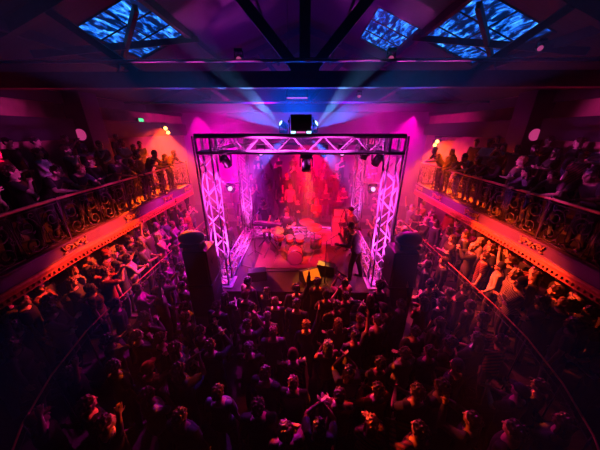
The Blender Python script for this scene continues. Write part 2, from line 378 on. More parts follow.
for s, nm in ((-1, 'left'), (1, 'right')):
    e = empty('curved_railing'); tag(e, 'low curved railing between the sunken dance floor and the raised %s side' % nm, 'railing')
    P = [(s * x, y, 1.5) for x, y in RAILP]
    mb = MB(); mb.tube(P, .014, 8); mb.build('handrail', mat('rail_paint', (.4, .1, .06), .35, .4), e, True)
    mb = MB(); mb.tube([(x, y, 1.36) for x, y, z in P], .008, 6); mb.build('lower_rail', M_iron, e, True)
    for i, (x, y, z) in enumerate(P):
        mb = MB(); mb.tube([(x, y, .0), (x, y, 1.5)], .014, 6); mb.build('post', M_iron, e, True)

# ------------------------------------------------------------------ balconies
ZD = 2.86; ZRAIL = 3.86
POSTS = {-1: [(5.4, 10.95), (5.4, 8.9), (5.4, 6.85), (5.4, 4.85), (5.25, 2.85), (4.7, 1.0), (3.7, -.6)],
         1: [(5.4, 11.2), (5.4, 9.3), (5.4, 7.2), (5.4, 5.05), (5.27, 2.95), (4.7, 1.0), (3.7, -.6)]}
def spiral(cx, cz, r0, a0, turns, dirn=1, n=26, shrink=.22):
    out = []
    for i in range(n + 1):
        t = i / n; r = r0 * (1 - t * (1 - shrink)); a = a0 + dirn * turns * 2 * math.pi * t
        out.append((cx + r * math.cos(a), cz + r * math.sin(a)))
    return out
def scroll_panel():
    """ornate panel, 1 m wide by 0.9 m tall in x-z, stretched to the bay"""
    mb = MB()
    def tp(pts, r=.013): mb.tube([(x, 0, z) for x, z in pts], r, 5)
    for m in (-1, 1):
        f = lambda pts: [(m * x, z) for x, z in pts]
        tp(f(spiral(.27, .60, .20, R(200), 1.6, -1)))
        tp(f(spiral(.25, .23, .19, R(150), 1.5, 1)))
        tp(f([(.08, .66), (.03, .5), (.07, .33)]))
        tp(f(spiral(.10, .78, .07, R(-60), 1.2, 1, 16)), .01)
        tp(f(spiral(.44, .42, .06, R(90), 1.3, 1, 16)), .01)
        tp(f(spiral(.08, .12, .06, R(90), 1.3, -1, 16)), .01)
        tp(f([(.46, .84), (.49, .6), (.485, .3), (.46, .06)]), .01)
        # leaves
        for (x, z, a) in ((.17, .45, 40), (.36, .74, -30), (.34, .12, 20), (.42, .5, 80)):
            M = Matrix.Rotation(R(a * m), 3, 'Y'); mb.ell((m * x, 0, z), (.05, .012, .02), 8, 5, M)
    tp([(-.5, .87), (.5, .87)], .01); tp([(-.5, .04), (.5, .04)], .014)
    mb.ell((0, 0, .47), (.035, .02, .07), 8, 6)
    return mb.mesh('scroll_panel', M_iron, True)
SCROLL = scroll_panel()
def ornament():
    mb = MB()
    def tp(pts, r): mb.tube([(x, -.02, z) for x, z in pts], r, 6)
    for m in (-1, 1):
        f = lambda pts: [(m * x, z) for x, z in pts]
        tp(f(spiral(.17, .03, .06, R(100), 1.2, -1, 16)), .014)
        tp(f([(.0, -.07), (.06, .04), (.11, .07), (.16, .09)]), .016)
        tp(f([(.22, -.04), (.25, .03), (.28, .10)]), .014)
        mb.ell((m * .24, -.02, -.07), (.045, .02, .025), 8, 5)
        mb.ell((m * .08, -.02, -.03), (.05, .02, .02), 8, 5, Matrix.Rotation(R(40 * m), 3, 'Y'))
    mb.ell((0, -.03, .03), (.035, .03, .05), 10, 6)
    return mb.mesh('scroll_ornament', M_orn, True)
ORN = ornament()
def densify(P, step=.5):
    out = []
    for a, b in zip(P, P[1:]):
        n = max(1, int((Vector(b) - Vector(a)).length / step))
        for i in range(n): out.append(tuple(Vector(a).lerp(Vector(b), i / n)))
    return out + [P[-1]]
for s, nm in ((-1, 'left'), (1, 'right')):
    P = POSTS[s]; yend = P[0][1]
    # stepped deck
    poly = [(x, y) for x, y in P] + [(XW, P[-1][1]), (XW, yend)]
    mb = MB(); mb.prism([(s * x, y) for x, y in (poly if s > 0 else poly[::-1])], ZD - .36, ZD - .02); struct(mb.build('floor_balcony', M_dark))
    for dx, dz in ((1.1, .25), (1.95, .5)):
        mb = MB(); mb.box((s * (5.4 + dx + XW) / 2, (yend + P[-1][1]) / 2, ZD - .02 + dz / 2), (XW - 5.4 - dx, yend - P[-1][1], dz)); struct(mb.build('floor_balcony', M_dark))
    # fascia with cornice
    e = empty('balcony_front'); e['kind'] = 'structure'
    prof = [(.0, ZD + .04), (-.05, ZD + .04), (-.05, ZD), (-.02, ZD - .02), (-.02, ZD - .23), (-.04, ZD - .25), (.12, ZD - .25), (.12, ZD + .04)]
    cor = [(-.03, ZD - .25), (-.06, ZD - .26), (-.08, ZD - .30), (-.07, ZD - .34), (-.045, ZD - .36), (-.045, ZD - .44), (-.08, ZD - .45), (-.08, ZD - .47), (.12, ZD - .47), (.12, ZD - .25)]
    PP = [Vector((s * x, y)) for x, y in P]
    # end return towards the wall
    for pr, mm, name in ((prof, M_fascia, 'fascia'), (cor, M_cornice, 'cornice')):
        mb = MB(); n = len(pr); vs = []; fs = []
        for i, p in enumerate(PP):
            t = (PP[min(i + 1, len(PP) - 1)] - PP[max(i - 1, 0)]).normalized()
            nrm = Vector((t.y, -t.x)); nrm = nrm if nrm.x * s > 0 else -nrm   # outward (towards the wall)
            for d, z in pr: q = p + nrm * d; vs.append((q.x, q.y, z))
        for i in range(len(PP) - 1):
            for j in range(n): fs.append((i * n + j, i * n + (j + 1) % n, (i + 1) * n + (j + 1) % n, (i + 1) * n + j))
        fs += [tuple(range(n)), tuple(range((len(PP) - 1) * n, len(PP) * n))]
        mb.add(vs, fs)
        if name == 'cornice':
            D = densify([(p.x, p.y) for p in PP], .11)
            for a, b in zip(D, D[1:]):
                dv = Vector(b) - Vector(a); ang = math.atan2(dv.y, dv.x)
                nrm = Vector((dv.y, -dv.x)).normalized(); nrm = nrm if nrm.x * s > 0 else -nrm
                q = Vector(a) - nrm * .065
                mb.box((q.x, q.y, ZD - .412), (.055, .04, .05), ang)
        mb.build(name, mm, e)
    mb = MB(); mb.box((s * (5.4 + XW) / 2, yend + .03, ZD - .21), (XW - 5.4 + .08, .06, .52)); mb.build('end_fascia', M_fascia, e)
    for i, p in enumerate(P[:-1]):
        q = PP[i]; t = (PP[min(i + 1, len(PP) - 1)] - PP[max(i - 1, 0)]).normalized()
        nrm = Vector((t.y, -t.x)); nrm = nrm if nrm.x * s > 0 else -nrm
        o = bpy.data.objects.new('scroll_ornament', ORN); COL.objects.link(o); o.parent = e
        c = q - nrm * .03; o.location = (c.x, c.y - (.35 if i == 0 else 0), ZD - .11); o.rotation_euler = (0, 0, math.atan2(-nrm.y, -nrm.x) + R(90)); o.scale = (1.15, 1.15, .95)
    # railing
    e = empty('balcony_railing'); tag(e, 'ornate black wrought iron scroll railing along the %s balcony' % nm, 'railing')
    mb = MB(); mb.tube([(p.x, p.y, ZRAIL) for p in PP] , [(.022, .032)] * len(PP), 8); mb.build('handrail', M_brass, e, True)
    for i, p in enumerate(PP[:-1]):
        mb = MB(); mb.box((p.x, p.y, (ZRAIL + ZD) / 2 + .02), (.035, .035, ZRAIL - ZD - .04)); mb.ell((p.x, p.y, ZRAIL + .04), (.028, .028, .035), 8, 6); mb.build('post', M_iron, e)
        nx = PP[i + 1]; c = (p + nx) / 2; d = nx - p
        k = 2
        for j in range(k):
            cc = p + d * ((j + .5) / k)
            o = bpy.data.objects.new('scroll_panel', SCROLL); COL.objects.link(o); o.parent = e
            o.location = (cc.x, cc.y, ZD + .05); o.rotation_euler = (0, 0, math.atan2(d.y, d.x)); o.scale = (d.length / k * .98, 1, 1)
    mb = MB(); mb.tube([(s * 5.4, yend, ZRAIL), (s * XW, yend, ZRAIL)], .025, 6); mb.build('end_rail', M_brass, e, True)
    for x in (6.1, 6.8, 7.5):
        mb = MB(); mb.tube([(s * x, yend, ZD), (s * x, yend, ZRAIL)], .015, 6); mb.build('post', M_iron, e, True)
    # iron columns carrying the balcony
    for y in (yend - .15, 6.9, 3.0):
        mb = MB(); mb.lathe([(.13, 0), (.13, .1), (.08, .16), (.075, 1.95 - .45), (.1, 2.0 - .4), (.14, ZD - .45 - .45)], (s * 5.62 if y > 4 else s * 5.5, y, .45), 14)
        o = mb.build('iron_column', M_dark, smooth=True); struct(o)

# ------------------------------------------------------------------ stage and box truss frame
ZS = 1.2; TW = .36; ZT = 5.13
e = empty('stage_platform'); tag(e, 'square black stage platform in the middle of the hall under the box truss', 'stage')
mb = MB(); mb.box((CX, 7.2, ZS - .05), (4.9, 4.0, .1)); mb.build('deck', M_stage, e)
mb = MB(); mb.box((CX, 7.2, (ZS - .1) / 2), (4.8, 3.9, ZS - .1)); mb.build('skirt', M_black, e)
X0, Y0, Y1 = 2.14, 5.6, 8.8
def lattice(L, w=TW, name='truss'):
    """returns (chords list of MB, lattice MB) of a box truss of length L along +x"""
    h = w / 2 - .025; ch = []
    for sy, sz in ((1, 1), (1, -1), (-1, 1), (-1, -1)):
        m = MB(); m.tube([(0, sy * h, sz * h), (L, sy * h, sz * h)], .021, 8); ch.append(m)
    lt = MB(); n = max(2, round(L / w)); st = L / n
    for i in range(n):
        a, b = i * st + .02, (i + 1) * st - .02
        fl = i % 2
        for A, B in (((1, 1), (1, -1)), ((-1, 1), (-1, -1)), ((1, 1), (-1, 1)), ((1, -1), (-1, -1))):
            p, q = (A, B) if fl else (B, A)
            lt.tube([(a, p[0] * h, p[1] * h), (b, q[0] * h, q[1] * h)], .011, 6)
    for i in (0, n):
        x = i * st + (.03 if i == 0 else -.03)
        c = [(x, h, h), (x, h, -h), (x, -h, -h), (x, -h, h)]
        for k in range(4): lt.tube([c[k], c[(k + 1) % 4]], .018, 6)
    return ch, lt
def truss(loc, rot, L, label, cat='truss', name='truss_beam'):
    e = empty(name, loc); e.rotation_euler = rot; tag(e, label, cat, 'box truss frame around the stage')
    ch, lt = lattice(L)
    for m in ch: m.build('chord', M_alu, e, True)
    lt.build('lattice', M_alu, e, True)
    return e
for s, nm in ((-1, 'left'), (1, 'right')):
    for y, fr in ((Y0, 'front'), (Y1, 'rear')):
        e = truss((CX + s * X0, y, ZS + .02), (0, R(-90), 0), ZT - TW - ZS - .02, 'upright %s %s truss column of the stage frame' % (fr, nm), 'truss', 'truss_column')
        mb = MB(); mb.box((0, 0, 0), (.02, .55, .55)); mb.build('base_plate', M_alu, e)
    truss((CX + s * X0, Y0 + TW / 2, ZT - TW / 2), (0, 0, R(90)), Y1 - Y0 - TW, 'top side truss on the %s of the stage frame' % nm)
    truss((CX + s * X0, Y0 + TW / 2, ZS + TW / 2), (0, 0, R(90)), Y1 - Y0 - TW, 'bottom side truss lying on the %s edge of the stage' % nm)
    for y, fr in ((Y0, 'front'), (Y1, 'rear')):
        mb = MB(); h = TW / 2 - .02
        cs = [Vector((a * h, b * h, c * h)) for a in (-1, 1) for b in (-1, 1) for c in (-1, 1)]
        for i in range(8):
            for j in range(i + 1, 8):
                if abs((cs[i] - cs[j]).length - 2 * h) < 1e-4: mb.tube([cs[i], cs[j]], .025, 6)
        o = mb.build('corner_frame', M_alu); o.location = (CX + s * X0, y, ZT - TW / 2)
        tag(o, 'cube corner joining the trusses at the %s %s top' % (fr, nm), 'truss')
truss((CX - X0 + TW / 2, Y0, ZT - TW / 2), (0, 0, 0), 2 * X0 - TW, 'long front truss across the top of the stage frame')
truss((CX - X0 + TW / 2, Y1, ZT - TW / 2), (0, 0, 0), 2 * X0 - TW, 'rear truss across the top of the stage frame')
truss((CX - X0 + TW / 2, Y1, ZS + TW / 2), (0, 0, 0), 2 * X0 - TW, 'rear truss lying across the back of the stage')
# black tubes added over the front chords to draw their dark silhouettes
mb = MB(); mb.tube([(CX - 2.3, Y0 - .17, ZT + .02), (CX + 2.3, Y0 - .17, ZT + .02)], .028, 6)
tag(mb.build('dark_chord_tube', M_black), 'black tube standing for the silhouetted top chord of the front truss', 'cable')
mb = MB(); mb.tube([(CX - 2.34, Y0 - .2, ZT), (CX - 2.34, Y0 - .2, 3), (CX - 2.34, Y0 - .2, ZS)], .022, 6)
tag(mb.build('dark_chord_tube', M_black), 'black tube standing for the silhouetted edge of the front left truss column', 'cable')
mb = MB(); mb.tube([(CX + 2.34, Y0 - .2, ZT), (CX + 2.34, Y0 - .2, 3), (CX + 2.34, Y0 - .2, ZS)], .022, 6)
tag(mb.build('dark_chord_tube', M_black), 'black tube standing for the silhouetted edge of the front right truss column', 'cable')

mb = MB(); mb.tube([(CX - 2.3, Y0 - .2, ZT - TW), (CX + 2.3, Y0 - .2, ZT - TW)], .022, 6)
tag(mb.build('dark_chord_tube', M_black), 'black tube standing for the silhouetted bottom chord of the front truss', 'cable')
# lamps: moving heads
def lens_mat(name, c, st): return mat(name, (.05, .05, .05), .2, 0, 0, 5, c, st)
def moving_head(loc, target, lens, label, name='moving_head_light', hang=True, sc_=1.0, group=None, light=None):
    e = empty(name, loc); e.scale = (sc_,) * 3; tag(e, label, 'stage light', group)
    up = 1 if hang else -1
    mb = MB(); mb.box((0, 0, up * .22), (.28, .2, .09)); mb.build('base', M_blackm, e, bevel=.01)
    mb = MB()
    for m in (-1, 1): mb.box((m * .14, 0, up * .09), (.03, .09, .24))
    mb.box((0, 0, up * .18), (.3, .1, .04)); mb.build('yoke', M_blackm, e, bevel=.006)
    d = (Vector(target) - Vector(loc)).normalized(); q = d.to_track_quat('Z', 'Y').to_matrix()
    mb = MB(); mb.lathe([(.06, -.17), (.1, -.14), (.11, -.02), (.1, .05), (.115, .13), (.1, .135), (.09, .12)], (0, 0, 0), 18, q); lh = mb.build('lamp_head', M_blackm, e, True)
    mb = MB(); mb.lathe([(.088, .118), (.088, .124), (.05, .14)], (0, 0, 0), 18, q); mb.build('lens', lens, lh, True)
    return e
L_blue = lens_mat('lens_blue', (.35, .7, 1), 4); L_pink = lens_mat('lens_pink', (1, .4, .9), 1.6); L_red = lens_mat('lens_red', (1, .05, .1), 5); L_off = mat('lens_dark', (.05, .05, .06), .1); L_or = lens_mat('lens_orange', (1, .35, .06), 9)
ZH = ZT - TW - .27
MH = [
 ((-2.0, 6.15, ZH), (-1.0, 8.5, 1.2), L_off, 'moving light hanging inside the front left corner of the frame', True),
 ((1.95, 6.5, ZH), (1.0, 8.5, 1.2), L_off, 'moving light hanging near the front right corner of the frame', True),
 ((1.95, 7.9, ZH), (1.0, 8.5, 1.2), L_off, 'moving light under the middle of the right top truss', True),
 ((.05, 5.6, ZH - .02), (0, 4, 0), L_off, 'moving light hanging from the middle of the front truss', True),
 ((CX - .62, Y1, ZT + .28), (-4.5, 6.5, 8.0), L_blue, 'blue moving light standing on the rear truss, left of centre', False),
 ((CX + .42, Y1, ZT + .28), (4.5, 6.5, 8.0), L_blue, 'blue moving light standing on the rear truss, right of centre', False),
 ((-1.55, Y1, ZH), (-1.4, 6, 4.4), L_pink, 'pink moving light hanging from the left end of the rear truss', True),
 ((1.35, Y1, ZH), (1.2, 6, 4.4), L_pink, 'pink moving light hanging from the right end of the rear truss', True),
 ((CX - 2.6, 8.55, 3.2), (-3.0, 5.0, 5.2), L_pink, 'pink moving light clamped halfway up the rear left column', True),
 ((CX + 2.6, 8.55, 3.2), (3.0, 5.0, 5.2), L_pink, 'pink moving light clamped halfway up the rear right column', True),
 ((.7, Y1, ZH), (.5, 12, 1), L_red, 'red moving light hanging under the rear top truss', True),
]
for l, t, le, lab, h in MH:
    q = moving_head(l, t, le, lab, hang=h, group='moving lights on the stage frame')
    if 'clamped' in lab:
        s = 1 if l[0] > 0 else -1
        mb = MB(); mb.tube([(0, 0, .22), (-s * .31, .1, .22)], .025, 8); mb.build('clamp', M_blackm, q, True)
for s, nm in ((-1, 'left'), (1, 'right')):
    z = 5.35 if s < 0 else 4.7
    for k, (dy, dz) in enumerate(((0, 0), (.55, -.2))):
        fl = moving_head((s * ((7.3 if s < 0 else 7.0) + k * .2), 13.2 + dy, z + dz), (s * 3.5, 8.5, 3.6 if k else 4.4), L_or, 'glaring orange lamp %s on the %s wall past the balcony' % (('higher', 'lower')[k], nm), 'flood_lamp', True, 1.0)
        mb = MB(); mb.box((s * ((XW - abs(fl.location.x)) / 2), 0, .24), (XW - abs(fl.location.x), .06, .05)); mb.build('wall_bracket', M_blackm, fl)
# centre fixture standing on front truss
e = empty('strobe_light', (-.07, Y0, ZT)); tag(e, 'black boxy strobe light standing on the middle of the front truss', 'stage light')
mb = MB(); mb.box((0, 0, .27), (.46, .22, .32)); mb.build('housing', M_black, e, bevel=.015)
mb = MB(); mb.box((0, -.02, .075), (.46, .2, .07)); mb.build('ballast', M_blackm, e, bevel=.01)
for s in (-1, 1):
    mb = MB(); mb.box((s * .255, 0, .2), (.02, .06, .36)); mb.lathe([(.03, -.02), (.03, .02)], (s * .27, 0, .3), 10, Matrix.Rotation(R(90), 3, 'Y')); mb.build('bracket', M_blackm, e)
    mb = MB(); mb.box((s * .17, -.125, .075), (.1, .01, .045)); mb.build('indicator', lens_mat('lens_cyan', (.4, .8, 1), 2.5), e)
mb = MB(); mb.box((0, -.125, .075), (.2, .01, .035)); mb.build('indicator', lens_mat('lens_magenta', (.8, .1, .5), .8), e)
# things hung under the roof
e = empty('projector', (-.25, 9.2, 6.38)); tag(e, 'small black box projector hung under the roof over the stage', 'projector')
mb = MB(); mb.box((0, 0, 0), (.75, .4, .24)); mb.build('housing', M_blackm, e, bevel=.02)
mb = MB(); mb.box((0, -.2, -.12), (.7, .03, .02)); mb.build('light_strip', lens_mat('strip_pink', (.9, .15, .6), 1.2), e)
for s in (-1, 1):
    mb = MB(); mb.tube([(s * .3, 0, .1), (s * .3, 0, 2.9)], .012, 6); mb.build('hanging_rod', M_blackm, e)
for (loc, lab) in (((2.0, 9.8, 6.42), 'pink lit spotlight hung below the roof right of the projector'), ((5.2, 6.4, 6.95), 'small pink spotlight under the right roof slope'),
                   ((-1.35, 5.75, 6.62), 'small pink lamp on the tie beam left of the king post'), ((1.75, 5.75, 6.62), 'small pink lamp on the tie beam right of the king post')):
    moving_head(loc, (loc[0] * .8, loc[1] - 3, loc[2] - 1.6), lens_mat('lens_pinkdim', (.9, .12, .45), .35), lab, 'spotlight', True, .6)
e = empty('exit_sign', (-XW + .28, 12.3, 5.7)); tag(e, 'small green glowing exit sign on the left wall', 'sign')
mb = MB(); mb.box((0, 0, 0), (.05, .4, .2)); mb.build('housing', M_blackm, e)
mb = MB(); mb.box((.03, 0, 0), (.01, .34, .14)); mb.build('sign_face', lens_mat('exit_green', (.05, .9, .3), 1.5), e)

# PA towers
def speaker(x, y, z, wd, dp, h, rz, label, grp):
    e = empty('loudspeaker', (x, y, z), rz); tag(e, label, 'loudspeaker', grp)
    mb = MB(); mb.box((0, 0, h / 2), (wd, dp, h)); cb = mb.build('cabinet', M_black, e, bevel=.015)
    mb = MB(); mb.box((0, -dp / 2 - .01, h / 2), (wd - .08, .02, h - .08)); mb.build('grille', mat('speaker_grille', (.02, .02, .024), .6, .2, .5, 160), e)
    for s in (-1, 1):
        mb = MB(); mb.box((s * (wd / 2 + .005), 0, h * .6), (.015, .18, .08)); mb.build('handle', M_blackm, cb)
    return e
for s, nm in ((-1, 'left'), (1, 'right')):
    g = 'loudspeaker stacks at the front of the stage'
    speaker(CX * .8 + s * 2.36, 4.86, 0, .58, .6, .92, 0, 'black bass loudspeaker at the bottom of the %s stack' % nm, g)
    speaker(CX * .8 + s * 2.36, 4.86, .92, .58, .6, .92, 0, 'black bass loudspeaker in the middle of the %s stack' % nm, g)
    speaker(CX * .8 + s * 2.36, 4.86, 1.84, .56, .56, .9, 0, 'tall black loudspeaker on top of the %s stack' % nm, g)
    e = empty('hooded_loudspeaker', (CX + s * 2.5, 4.9, 2.745)); tag(e, 'small rounded loudspeaker with purple sheen on top of the %s stack' % nm, 'loudspeaker')
    mb = MB(); mb.ell((0, 0, .2), (.3, .24, .16), 20, 12); mb.build('hood', mat('hood_fabric', (.10, .05, .14), .5), e, True)
    mb = MB(); mb.box((0, 0, .05), (.46, .36, .1)); mb.build('base', M_black, e, bevel=.02)

# ------------------------------------------------------------------ back line and drums
M_chrome = mat('chrome', (.75, .75, .78), .15, 1)
M_cym = mat('cymbal_bronze', (.85, .55, .22), .25, .8)
M_drum = mat('drum_shell', (.35, .03, .06), .25, 0, .2, 30, coat=.5)
M_dhead = mat('drum_skin', (.5, .16, .22), .5)
RX = Matrix.Rotation(R(90), 3, 'X')
def drum(name, loc, r, h, label, rot=None, legs=True, zoff=.45):
    e = empty(name, loc); tag(e, label, 'drum', 'drum kit')
    M = Matrix.Identity(3) if rot is None else rot
    mb = MB(); mb.lathe([(r, -h / 2), (r, h / 2)], (0, 0, 0), 28, M); mb.build('shell', M_drum, e, True)
    for s in (-1, 1):
        mb = MB(); mb.lathe([(r * .96, s * h / 2), (r * .96, s * (h / 2 + .012)), (r * .9, s * (h / 2 + .014))], (0, 0, 0), 28, M); dh = mb.build('drum_head', M_dhead, e)
        mb = MB(); mb.tube([M @ Vector((r * 1.01 * math.cos(a), r * 1.01 * math.sin(a), s * h / 2)) for a in [k * math.pi / 14 for k in range(28)]], .014, 6, closed=True); mb.build('hoop', M_chrome, dh, True)
    return e
drum('bass_drum', (-.28, 6.75, ZS + .27), .25, .42, 'bass drum with a bright pink front skin facing the crowd', RX)
drum('rack_tom', (-.46, 7.0, ZS + .7), .13, .22, 'small tom mounted over the left side of the bass drum', Matrix.Rotation(R(18), 3, 'X'))
drum('rack_tom', (-.12, 7.0, ZS + .7), .14, .24, 'small tom mounted over the right side of the bass drum', Matrix.Rotation(R(18), 3, 'X'))
e = drum('floor_tom', (.42, 7.35, ZS + .45), .2, .38, 'deep floor tom standing on three legs beside the bass drum')
for k in range(3):
    a = k * 2.094; mb = MB(); mb.tube([(.2 * math.cos(a), .2 * math.sin(a), .1), (.22 * math.cos(a), .22 * math.sin(a), -.45)], .01, 6); mb.build('leg', M_chrome, e)
e = drum('snare_drum', (-.85, 7.3, ZS + .62), .18, .15, 'shallow snare drum on its stand in front of the drummer')
for k in range(3):
    a = k * 2.094; mb = MB(); mb.tube([(0, 0, -.1), (0, 0, -.35), (.25 * math.cos(a), .25 * math.sin(a), -.62)], .01, 6); mb.build('leg', M_chrome, e)
def cymbal(loc, h, r, tilt, label):
    e = empty('cymbal_stand', loc); tag(e, label, 'cymbal', 'drum kit')
    mb = MB(); mb.tube([(0, 0, .2), (0, 0, h)], .012, 6); mb.build('stand', M_chrome, e)
    for k in range(3):
        a = k * 2.094; mb = MB(); mb.tube([(0, 0, .3), (.28 * math.cos(a), .28 * math.sin(a), .01)], .009, 6); mb.build('leg', M_chrome, e)
    mb = MB(); mb.lathe([(.02, .03), (.05, .02), (r * .5, .008), (r, -.01), (r, -.014), (r * .5, .002), (.04, .01)], (0, 0, h), 28, Matrix.Rotation(R(tilt), 3, 'X')); mb.build('cymbal', M_cym, e, True)
cymbal((.35, 7.0, ZS), 1.15, .24, 15, 'large bronze crash cymbal over the floor tom')
cymbal((.1, 7.75, ZS), 1.05, .26, 10, 'wide bronze ride cymbal behind the floor tom')
cymbal((-.85, 6.85, ZS), 1.1, .22, 14, 'bronze crash cymbal in front of the snare')
cymbal((-1.2, 7.2, ZS), .95, .18, 0, 'small bronze hi-hat cymbal beside the snare')
mb = MB(); mb.box((-.35, 7.3, ZS + .008), (2.4, 1.9, .016)); tag(mb.build('rug', stripe_mat('rug_weave', (.12, .03, .02), (.05, .012, .02), 5, 'Y')), 'dark red woven rug under the drum kit', 'rug')
e = empty('drum_stool', (-.6, 7.85, ZS + .016)); tag(e, 'round black stool under the drummer', 'stool')
mb = MB(); mb.lathe([(.16, .5), (.17, .53), (.16, .57), (.1, .58)], n=20); mb.build('seat', M_black, e, True)
mb = MB(); mb.tube([(0, 0, .15), (0, 0, .5)], .02, 8)
for k in range(3):
    a = k * 2.094; mb.tube([(0, 0, .2), (.22 * math.cos(a), .22 * math.sin(a), .015)], .012, 6)
mb.build('stand', M_chrome, e)
# amplifiers
def amp(name, x, y, z, wd, dp, h, label, m, rz=0, cat='amplifier'):
    e = empty(name, (x, y, z), rz); tag(e, label, cat)
    mb = MB(); mb.box((0, 0, h / 2), (wd, dp, h)); mb.build('cabinet', m, e, bevel=.015)
    mb = MB(); mb.box((0, -dp / 2 - .006, h * .44), (wd - .07, .012, h * .76)); mb.build('grille_cloth', mat(name + '_cloth', (.3, .2, .32), .8, 0, .3, 90), e)
    mb = MB(); mb.box((0, -dp / 2 - .006, h * .91), (wd - .07, .012, h * .12)); cp = mb.build('control_panel', mat('panel_metal', (.5, .45, .5), .4, .4), e)
    for k in range(6):
        mb = MB(); mb.lathe([(.012, 0), (.012, .02)], (-wd * .35 + k * wd * .14, -dp / 2 - .01, h * .91), 8, RX); mb.build('knob', M_black, cp)
    return e
amp('amplifier_cabinet', 1.4, 8.15, ZS, .72, .42, 1.15, 'tall pinkish loudspeaker cabinet of the guitar amplifier stack', mat('amp_tolex', (.3, .15, .28), .5))
amp('tube_amplifier', 1.4, 8.15, ZS + 1.15, .7, .3, .28, 'amplifier head resting on the tall guitar cabinet', M_black)
amp('guitar_amplifier', .72, 8.2, ZS, .6, .35, .5, 'low purple guitar amplifier combo left of the tall stack', mat('amp_grey', (.3, .25, .32), .5), .15)
# wedges
def wedge(x, y, rz, label, m, face):
    e = empty('monitor_wedge', (x, y, ZS), rz); tag(e, label, 'stage monitor')
    mb = MB(); pr = [(-.2, 0), (.2, 0), (.2, .12), (-.05, .36), (-.2, .3)]
    M = Matrix(((0, 0, 1), (1, 0, 0), (0, 1, 0))); mb.prism(pr, -.27, .27, M); mb.build('cabinet', m, e, bevel=.01)
    # sloping grille
    a, b = Vector((0, .2, .12)), Vector((0, -.05, .36)); d = b - a; n = Vector((0, d.z, -d.y)).normalized()
    mb = MB(); c = [a + d * .06, a + d * .94]
    vs = [Vector((sx, p.y, p.z)) + n * o for p in c for sx in (-.24, .24) for o in (.002, .014)]
    mb.add(vs, [(0, 1, 3, 2), (4, 6, 7, 5), (0, 4, 5, 1), (2, 3, 7, 6), (0, 2, 6, 4), (1, 5, 7, 3)]); mb.build('grille', face, e)
    return e
wedge(.2, 5.72, R(205), 'orange lit monitor wedge at the middle of the stage edge', M_blackm, mat('wedge_orange', (.95, .5, .12), .6, 0, .1, 50))
wedge(.72, 6.2, R(-20), 'dark monitor wedge near the guitarist feet', M_blackm, mat('wedge_dark', (.05, .04, .05), .7))
wedge(-1.35, 5.85, R(10), 'dark monitor wedge at the left of the stage edge', M_blackm, mat('wedge_dark', (.05, .04, .05), .7))
# keyboard
e = empty('keyboard', (-1.3, 7.85, ZS), R(-15)); tag(e, 'electronic keyboard on a black crossed stand at stage left rear', 'keyboard')
mb = MB(); mb.box((0, 0, .9), (1.1, .32, .09)); mb.build('case', M_blackm, e, bevel=.01)
mb = MB()
for k in range(30): mb.box((-.49 + k * .034, .06, .952), (.03, .15, .016))
mb.build('keys', mat('ivory_keys', (.85, .85, .82), .3), e)
mb = MB()
for s in (-1, 1):
    mb.tube([(-.35, s * .12, 0.01), (.35, s * .12, .86)], .018, 6); mb.tube([(.35, s * .1, 0.01), (-.35, s * .1, .86)], .018, 6)
mb.build('stand', M_blackm, e)
# steps with pale nosings at the stage edge
e = empty('stage_steps', (1.35, 5.14, 0)); tag(e, 'narrow steps with pale lit nosings up to the stage below the guitarist', 'steps')
for k in range(4):
    z = .3 + k * .24
    mb = MB(); mb.box((0, -.08 - (3 - k) * .13, z / 2), (.34, .13, z)); mb.build('tread', M_black, e)
    mb = MB(); mb.box((0, -.145 - (3 - k) * .13, z - .03), (.34, .012, .06)); mb.build('nosing', mat('nosing_white', (.8, .75, .85), .5), e)
# stage cables
def cable(pts, label):
    mb = MB(); mb.tube(pts, .012, 5); tag(mb.build('stage_cable', M_black, smooth=True), label, 'cable')
cable([(1.3, 5.9, ZS + .012), (.8, 6.6, ZS + .012), (1.2, 7.3, ZS + .012), (.9, 8.1, ZS + .012)], 'guitar cable snaking from the guitarist back to the amplifier')
cable([(.3, 6.0, ZS + .012), (-.2, 6.2, ZS + .012), (-1.2, 6.15, ZS + .012), (-2.0, 6.5, ZS + .012)], 'monitor cable lying across the stage in front of the drums')
# microphones on stands
def mic(x, y, h, rz, label):
    e = empty('microphone_stand', (x, y, ZS), rz); tag(e, label, 'microphone')
    mb = MB(); mb.tube([(0, 0, .02), (0, 0, h), ], .011, 6); mb.tube([(0, 0, h), (0, .35, h + .12)], .008, 6); mb.build('stand', M_blackm, e)
    for k in range(3):
        a = k * 2.094; mb = MB(); mb.tube([(0, 0, .12), (.28 * math.cos(a), .28 * math.sin(a), .008)], .009, 6); mb.build('leg', M_blackm, e)
    mb = MB(); mb.ell((0, .4, h + .14), (.028, .035, .028), 10, 8); mb.tube([(0, .36, h + .12), (0, .26, h + .09)], .016, 8); mb.build('microphone', mat('mic_grille', (.5, .5, .5), .4, .6), e, True)
mic(.6, 5.55, 1.35, R(-60), 'microphone on a boom stand beside the guitarist')
mic(-1.7, 7.3, 1.3, R(-20), 'microphone on a boom stand in front of the keyboard')

